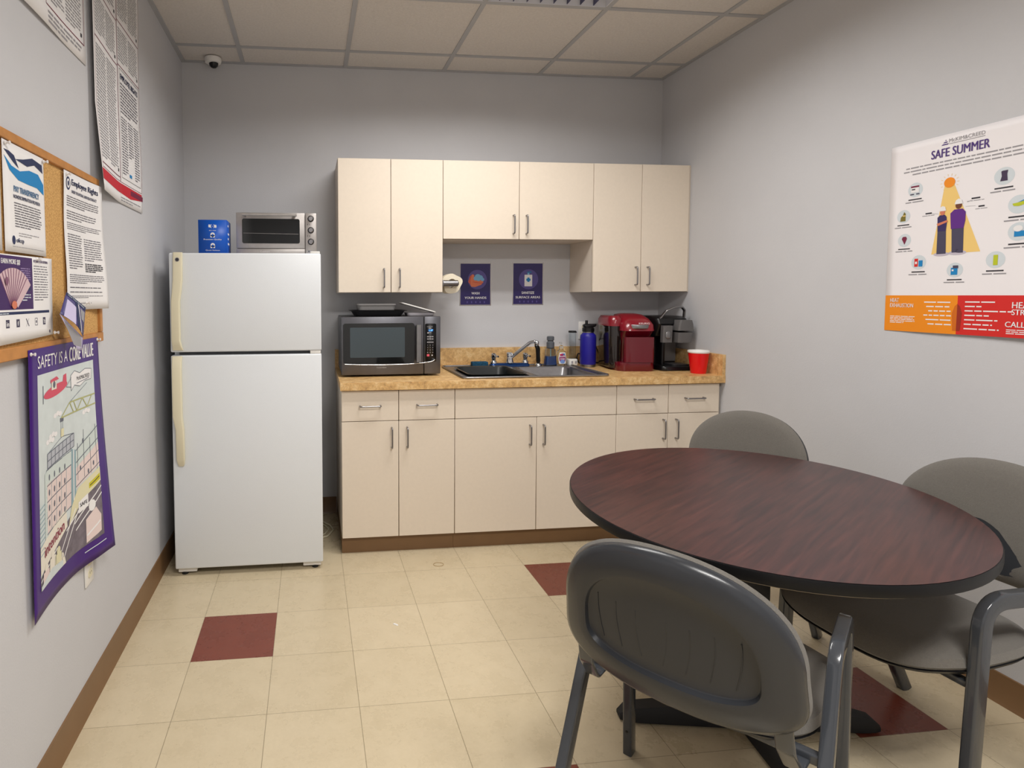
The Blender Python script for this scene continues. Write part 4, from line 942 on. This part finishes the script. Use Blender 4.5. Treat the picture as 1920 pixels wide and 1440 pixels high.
# aeroplane and banner
q = pq(.29, .095); sh.oval(q[0], q[1], .078, .016, plr, 3, rot=math.radians(6))
pp([(.40, .085), (.42, .035), (.47, .03), (.48, .09)], plr, 3); pp([(.20, .04), (.30, .03), (.34, .045), (.20, .055)], plr, 4); pp([(.215, .05), (.30, .05), (.30, .09), (.215, .09)], crm, 4)
for a in (.215, .30): pl(a, .05, a, .09)
q = pq(.258, .066); sh.oval(q[0], q[1], .008, .010, pen, 5)
pl(.08, .055, .08, .14, pen, .003); pl(.47, .10, .56, .06); pl(.47, .10, .56, .11)
pp([(.55, .05), (.62, .03), (.72, .05), (.82, .035), (.95, .045), (.93, .10), (.82, .10), (.72, .12), (.62, .105), (.56, .13)], M_PAPER, 3)
bn = [(.55, .05), (.62, .03), (.72, .05), (.82, .035), (.95, .045), (.93, .10), (.82, .10), (.72, .12), (.62, .105), (.56, .13), (.55, .05)]
for a, c in zip(bn, bn[1:]): pl(*a, *c)
q = pq(.66, .085); sh.text('McKIM&CREED', q[0], q[1], .012, M_INK, .095, layer=5); q = pq(.59, .095); logo(sh, q[0], q[1], .018, M_INK)
pl(.66, .10, .90, .09, pen, .002)
# crane
for a in ((.38, .245, 1, .245), (.53, .185, 1, .19), (.38, .245, .53, .185), (.60, .186, .66, .245), (.66, .245, .76, .188), (.76, .188, .84, .245), (.84, .245, .93, .19), (.53, .185, .60, .245)): pl(*a, crn, .004)
pl(.53, .185, .85, .115); pp([(.36, .245), (.42, .245), (.42, .265), (.36, .265)], pen, 3); pl(.375, .265, .375, .33); pl(.405, .265, .405, .33); pp([(.37, .30), (.42, .30), (.42, .34), (.37, .34)], yel, 5)
pl(.395, .34, .15, .385); pl(.395, .34, .60, .355)
for cx_, cy_ in ((.2, .31), (.28, .22), (.78, .27), (.15, .33)):
    for k in range(3): q = pq(cx_ + .04 * k, cy_ - .006 * (k % 2)); sh.oval(q[0], q[1], .011, .007, M_PAPER, 2 + k)
# steel frame being lifted
pp([(.14, .385), (.60, .355), (.60, .425), (.14, .455)], mat('drawing_grey', (176, 180, 188), .7), 3)
for k in range(8): a = .14 + k * .46 / 7; pl(a, .385 - .03 * k / 7, a, .455 - .03 * k / 7, pen, .0025)
for k in range(3): pl(.14, .385 + k * .035, .60, .355 + k * .035, pen, .0025)
# left tower
pp([(.12, .46), (.55, .44), (.55, .73), (.12, .77)], pnk, 3); pp([(.12, .46), (.55, .44), (.55, .51), (.12, .53)], mint, 4)
for k in range(5): pl(.12, .46 + k * .077, .55, .44 + k * .0725, pen, .0028)
for k in range(6): pl(.12 + k * .086, .46, .12 + k * .086, .76, teal, .002)
for i in range(4):
    for k in range(4): q = pq(.165 + k * .09, .50 + i * .073); sh.oval(q[0], q[1], .004, .009, pen, 5); 
pp([(.09, .47), (.13, .465), (.13, .80), (.09, .80)], mint, 4); pp([(.55, .43), (.63, .45), (.63, .68), (.55, .74)], teal, 4); pl(.59, .44, .59, .71, M_PAPER, .006, 5)
for k in range(14): pl(0, .62 + k * .022, .09, .61 + k * .022, teal, .003)
# right block
pp([(.63, .45), (1, .36), (1, .60), (.63, .66)], mint, 2); pp([(.63, .55), (1, .47), (1, .60), (.63, .66)], pnk, 3)
for k in range(4): pl(.63, .455 + k * .065, 1, .375 + k * .07, pen, .003)
for k in range(4): pl(.66 + k * .1, .36 if k % 2 else .42, .66 + k * .1, .62, pen, .002)
for a, c in ((.70, .56), (.82, .60), (.90, .57), (.75, .42)): q = pq(a, c); sh.oval(q[0], q[1], .004, .008, pen, 5)
pp([(.55, .74), (.66, .66), (1, .61), (1, .69), (.72, .74), (.5, .84)], yel, 4); pp([(.82, .67), (.99, .645), (.99, .68), (.82, .70)], mat('drawing_bright', (200, 190, 50), .7), 5); pl(.83, .685, .98, .662, M_INK, .003, 6)
# lower left wall with the word
pp([(0, .80), (.46, .72), (.48, .82), (.26, .88), (0, .93)], crm, 4); q = pq(.07, .865); sh.text('intention', q[0], q[1], .030, mat('drawing_brick', (150, 70, 86), .7), .135, layer=6, bold=.012, rise=.20)
# road
pp([(.46, .80), (.72, .73), (1, .69), (1, 1), (0, 1), (0, .94), (.26, .87)], road, 3)
for a in ((.30, .97, .62, .76), (.40, .98, .66, .78), (.46, .84, .74, .77), (.60, .84, 1, .72), (.62, .88, 1, .76), (.0, .96, .3, .88)): pl(*a, M_PAPER, .0045, 5)
q = pq(.68, .77); sh.text('SAFE', q[0], q[1], .012, M_INK, .040, layer=7, bold=.012); pp([(.66, .74), (.80, .72), (.80, .79), (.66, .80)], M_PAPER, 6)
# people: hard hats and vests
pp([(.76, .86), (.90, .82), (.97, .88), (.96, .97), (.76, .99)], pnk, 6); pl(.77, .95, .95, .91, M_PAPER, .006, 7); q = pq(.85, .80); sh.oval(q[0], q[1], .018, .018, M_PAPER, 6)
for a, c, m_ in ((.10, .93, pnk), (.22, .90, crm), (.32, .91, yel), (.38, .96, crm)):
    pp([(a - .06, c), (a + .05, c), (a + .07, 1.0), (a - .07, 1.0)], m_, 6); q = pq(a, c - .012); sh.oval(q[0], q[1], .012, .012, m_ if m_ is yel else crm, 6); pl(a - .06, c, a - .07, 1.0, pen, .0016, 7); pl(a + .05, c, a + .07, 1.0, pen, .0016, 7)
pp([(.0, .98), (.2, .95), (.4, .97), (.4, 1), (0, 1)], sky, 7)
sh.rect(.335, .042, .445, .045, M_PALE, 2)
o = sh.build('core_value_poster', on_left(-2.021, .503, 0, PB), R4(.489, .727), M_PURPLE, thick=.0006)
tag(o, 'purple safety is a core value poster with a pencil drawing, hanging below the cork board', 'poster')

# labour law posters high on the left wall
def law_panel(sh, u0, v0, u1, v1, blocks, cols=2):
    sh.frame(u0, v0, u1, v1, .002, M_MAROON, 2)
    y = v1
    for h_ in blocks:
        y2 = y - h_; cw = (u1 - u0 - .02) / cols
        for k in range(cols): sh.greek(u0 + .01 + k * cw, y2 + .02, u0 + .01 + (k + .93) * cw, y - .02, max(3, int((h_ - .04) / .0105)), M_GREYINK, th=.45)
        sh.line(u0, y2, u1, y2, .003, M_MAROON, 3); sh.rect(u1 - .03, y2 + .018, u1 - .018, y2 + .03, M_INK, 3); y = y2
def lawbend(u, v): return .004 + max(0, (.25 - u) / .25) * .016 + .024 * max(0, 1 - u / .30) * max(0, 1 - v / .30) + .004 * max(0, math.sin(v * 9)) * (u / .59)
sh = Sheet(.03); w_, h_ = .590, 1.00
law_panel(sh, .014, .084, .292, .99, (.20, .09, .17, .43), 2); law_panel(sh, .298, .084, .576, .99, (.28, .17), 2)
sh.frame(.315, .105, .562, .53, .0015, M_INK, 3).text('EMPLOYEE RIGHTS', .325, .492, .022, M_NAVY, .225, bold=.012); sh.greek(.325, .36, .552, .482, 10, M_BODY, th=.45).greek(.325, .12, .40, .35, 22, M_BODY, th=.42).greek(.41, .2, .475, .35, 14, M_BODY, th=.42).greek(.485, .12, .552, .35, 22, M_BODY, th=.42)
sh.rect(.410, .122, .440, .135, M_BLUE, 3)
sh.poly([(.0, .040), (.30, .040), (.42, .034), (.42, .050), (.576, .050), (.576, .078), (.0, .078)], M_RED, 2).rect(.42, .050, .590, .070, M_MAROON, 3)
sh.greek(.3, .008, .56, .030, 2, M_GREYINK, th=.4).line(.295, 0, .295, 1.0, .0012, M_GREYINK, 3)
o = sh.build('labor_law_poster', on_left(-1.490, 1.735, 0, lawbend), [(0, 0), (.59, 0), (.59, 1.0), (0, 1.0)], M_PAPER, thick=.0006); tag(o, 'tall two-panel labor law poster with red bottom band, nearest the fridge', 'poster')
sh = Sheet(.05)
law_panel(sh, .014, .090, .290, .60, (.5,), 2); law_panel(sh, .300, .060, .586, .60, (.54,), 2)
sh.rect(.21, .094, .290, .112, M_MAROON, 3).line(.014, .092, .29, .092, .005, M_MAROON, 4); sh.greek(.31, .01, .57, .05, 3, M_GREYINK, th=.5)
o = sh.build('labor_law_poster', on_left(-2.115, 2.140, 0, lambda u, v: .003 + .007 * max(0, math.sin(min(1, u / .42) * PI)) * max(0, 1 - v / .2)), R4(.60, .60), M_PAPER, thick=.0006); tag(o, 'labor law poster at the top left edge of the photo above the cork board', 'poster')

# push pins
pin0 = None
PINS = [(XL + P0 + .006, -2.093, 1.738, 'clear push pin at the top of the pay transparency notice'), (XL + P0 + .006, -1.892, 1.738, 'clear push pin holding the right corner of the pay transparency notice'),
        (XL + P0 + .007, -1.742, 1.736, 'clear push pin at the top left of the employee rights notice'), (XL + P0 + .008, -1.955, 1.468, 'clear push pin at the top of the banknote flyer'),
        (XL + P0 + .008, -1.862, 1.266, 'clear push pin at the lower right corner of the banknote flyer'), (XL + .022, -2.008, 1.218, 'clear push pin at the top left of the purple poster'),
        (XL + .022, -1.540, 1.222, 'clear push pin at the top right of the purple poster'), (XL + .050, -1.700, 1.348, 'push pin through the purple brochure')]
for px_, py_, pz_, lb in PINS:
    if pin0 is None:
        s = MB(); s.lathe([(.0005, 0), (.005, 0), (.005, .002), (.0025, .004), (.0025, .008), (.0045, .010), (.0045, .012), (.0005, .0125)], mat('pin_plastic', (226, 222, 220), .15), M=Matrix.Rotation(PI / 2, 4, 'Y'), n=14)
        pin0 = s.build('push_pin'); pi_ = pin0
    else: pi_ = pin0.copy(); COL.objects.link(pi_)
    pi_.location = (px_, py_, pz_); tag(pi_, lb, 'push pin', 'push pins on the left wall notices')

# ------------------------------------------------------------------ table
TC_ = (1.2126, -1.9456); TA, TBb, TR_ = .588, .5316, math.radians(-138.08)
tt = thing('round_table', 'round mahogany laminate table with black edge on a black cross base', 'table', (TC_[0], TC_[1], 0))
def ell(a, c, z, n=96): return [(a * math.cos(t_) * math.cos(TR_) - c * math.sin(t_) * math.sin(TR_), a * math.cos(t_) * math.sin(TR_) + c * math.sin(t_) * math.cos(TR_), z) for t_ in [2 * PI * i / n for i in range(n)]]
s = MB(); s.loft([ell(TA - .004, TBb - .004, .7385), ell(TA - .003, TBb - .003, .7400)], M_WOOD, smooth=False); s.build('tabletop', tt)
s = MB(); s.loft([ell(TA - .006, TBb - .006, .708), ell(TA - .001, TBb - .001, .711), ell(TA, TBb, .716), ell(TA, TBb, .734), ell(TA - .0015, TBb - .0015, .7384), ell(TA - .0045, TBb - .0045, .7392)], M_EDGE); s.build('edge_band', tt)
s = MB(); s.loft([ell(TA - .012, TBb - .012, .7045), ell(TA - .0095, TBb - .0095, .7075)], mat('raw_board', (176, 160, 136), .8), smooth=False); s.build('underside', tt)
s = MB(); s.box(-.04, .04, -.04, .04, .05, .70, M_BLACKM, bev=.006); s.build('column', tt)
s = MB(); s.box(-.20, .20, -.035, .035, .687, .7040, M_BLACKM); s.box(-.035, .035, -.20, .20, .6865, .7035, M_BLACKM); s.build('top_bracket', tt)
for k in range(4):
    a = math.radians(170 + 90 * k)
    s = MB(); rings = []
    for t_, hz_, hw_ in ((.0, .095, .034), (.06, .085, .034), (.22, .062, .032), (.34, .048, .030), (.375, .040, .026), (.395, .022, .018)):
        rings.append([(t_, y, z) for y, z in [(-hw_, .006), (hw_, .006), (hw_, hz_ * .7), (hw_ * .7, hz_), (-hw_ * .7, hz_), (-hw_, hz_ * .7)]])
    s.loft(rings, M_BLACKM, M=Matrix.Rotation(a, 4, 'Z'), smooth=False); s.lathe([(.016, 0), (.016, .008)], M_BLACK, c=(.345 * math.cos(a), .345 * math.sin(a), .0), n=14); s.build('foot', tt)

# ------------------------------------------------------------------ chairs
def sup(w_, h_, n_, N=64): 
    out = []
    for i in range(N):
        t_ = 2 * PI * i / N; c_, s__ = math.cos(t_), math.sin(t_)
        out.append((w_ * math.copysign(abs(c_) ** (2 / n_), c_), h_ * math.copysign(abs(s__) ** (2 / n_), s__)))
    return out
CW = .245
BT = .177          # backrest recline
BZ, BY, BH, BHB, BW = .657, -.136, .208, .134, .228
def back_pt(x, z, y):
    # x across, z along the pad, y through it (negative = rear); the ends wrap forward
    y2 = y + .887 * x * x
    return (x, BY + y2 * math.cos(BT) - z * math.sin(BT), BZ + z * math.cos(BT) + y2 * math.sin(BT))
def back_ring2(ins, y, N=72, k=1.0):
    out = []
    for i in range(N):
        t_ = 2 * PI * i / N; c_, s__ = math.cos(t_), math.sin(t_); up = s__ > 0
        n_ = 2.15 if up else 3.4; h_ = (BH if up else BHB) - ins
        x = (BW - ins) * math.copysign(abs(c_) ** (2 / n_), c_); z = h_ * math.copysign(abs(s__) ** (2 / n_), s__)
        out.append(back_pt(x * (1 + .14 * max(0, -z / BHB) ** 1.7) * k, z * k, y))
    return out
def make_chair(label):
    t = thing('armchair', label, 'chair')
    s = MB()
    s.loft([back_ring2(.002, .012), back_ring2(.0, .004), back_ring2(.003, -.006), back_ring2(.014, -.014), back_ring2(.040, -.016), back_ring2(.055, -.019), back_ring2(.062, -.017), back_ring2(.065, -.006), back_ring2(.068, -.004), back_ring2(.068, -.005, k=.7), back_ring2(.068, -.0055, k=.4), back_ring2(.068, -.0055, k=.1), back_ring2(.068, -.0055, k=.01)], M_SHELL, cap=True)
    for k in range(-3, 4):
        x = k * .042
        s.tube([back_pt(x + .010 * math.sin(j * .3) * (1 if k >= 0 else -1), -.040 + j * .0145, -.0052) for j in range(8)], .0009, M_SHELL)
    s.build('backrest_shell', t)
    s = MB(); s.loft([back_ring2(.002, .0125), back_ring2(-.002, .020), back_ring2(.008, .032), back_ring2(.03, .042), back_ring2(.03, .046, k=.8), back_ring2(.03, .048, k=.5), back_ring2(.03, .048, k=.15), back_ring2(.03, .048, k=.01)], M_FABRIC); s.build('backrest_pad', t)
    s = MB()
    def seat_ring(ins, z, dz=.0): return [(x * (1 + .04 * y / .23), .245 + y, z + dz - .03 * max(0, (y - .12) / .11) ** 2) for x, y in sup(.236 - ins, .232 - ins, 3.2)]
    s.loft([seat_ring(.006, .452), seat_ring(.0, .462), seat_ring(.006, .480), seat_ring(.03, .492), seat_ring(.09, .494), seat_ring(.20, .490)], M_FABRIC); s.build('seat', t)
    s = MB(); s.loft([seat_ring(.06, .428), seat_ring(.010, .440), seat_ring(.002, .4515)], mat('black_seat_pan', (30, 30, 32), .45)); s.build('seat_pan', t)
    prof = rrect(.0125, .0195, .005, 3)
    for sx in (-1, 1):
        x = sx * CW
        P_ = roundpath([(x, -.171, .0), (x, .150, .622), (x, .338, .630), (x, .366, .0)], [.055, .07], 9)
        s = MB(); s.tube(P_, prof, M_FRAME, lateral=(1, 0, 0))
        for hy, hz_ in ((.3625, .075), (-.132, .075)): s.lathe([(.0035, -.0004), (.0035, .0008)], M_BLACK, M=Matrix.Translation((x, hy - .0195 if hy < 0 else hy - .0200, hz_)) @ Matrix.Rotation(PI / 2, 4, 'X'), n=10)
        s.build('side_frame', t)
        s = MB(); s.tube(roundpath([(x - sx * .040, .060, .432), (x - sx * .044, .0, .438), (x - sx * .05, -.052, .50), (x - sx * .055, -.078, .585)], .05), rrect(.0165, .0045, .004, 3), M_FRAME, lateral=(1, 0, 0))
        s.lathe([(.0005, -.004), (.008, -.002), (.009, .0), (.0, .0)][:3], M_CHROME, M=Matrix.Translation((x - sx * .070, .042, .446)) @ Matrix.Rotation(PI / 2, 4, 'X'), n=12); s.build('back_bracket', t)
    s = MB(); s.tube([(-CW + .008, .058, .440), (CW - .008, .058, .440)], rrect(.011, .011, .004, 3), M_FRAME, lateral=(0, 1, 0)); s.build('rear_rail', t)
    s = MB(); s.tube([(-CW + .010, .345, .418), (CW - .010, .345, .418)], rrect(.011, .009, .003, 3), M_FRAME, lateral=(0, 1, 0)); s.build('front_rail', t)
    return t
def place(o, x, y, ang): o.location = (x, y, 0); o.rotation_euler = (0, 0, math.radians(ang - 90))
c0 = make_chair('charcoal armchair nearest the viewer, its moulded plastic back turned to the camera')
c1 = copy_tree(c0); c1['label'] = 'grey fabric armchair by the right wall with its armrest at the photo edge'
c2 = copy_tree(c0); c2['label'] = 'grey fabric armchair behind the table, only its backrest top showing'
for o_ in (c0, c1, c2): o_['group'] = 'armchairs around the round table'
place(c0, .652, -2.435, 39.1); place(c1, 1.744, -2.118, 187); place(c2, 1.584, -1.402, 206)

# small litter on the floor
s = MB(); s.loft([[(x, y, z) for x, y in rrect(a, c, min(a, c) * .8, 3)] for z, a, c in ((.0005, .012, .004), (.003, .010, .003))], M_WHITEP)
o = s.build('paper_scrap', loc=(.185, -1.275, 0)); o.rotation_euler = (0, 0, -.7); tag(o, 'tiny white paper scrap on the cream floor tile', 'scrap')
s = MB(); P = [(.026 * math.cos(a), .020 * math.sin(a), .0014) for a in [2 * PI * i / 24 for i in range(24)]]; s.tube(P, .0008, mat('rubber_tan', (160, 124, 70), .6), closed=True)
o = s.build('rubber_band', loc=(.48, -.77, 0)); tag(o, 'thin tan rubber band ring on the floor before the cabinets', 'rubber band')
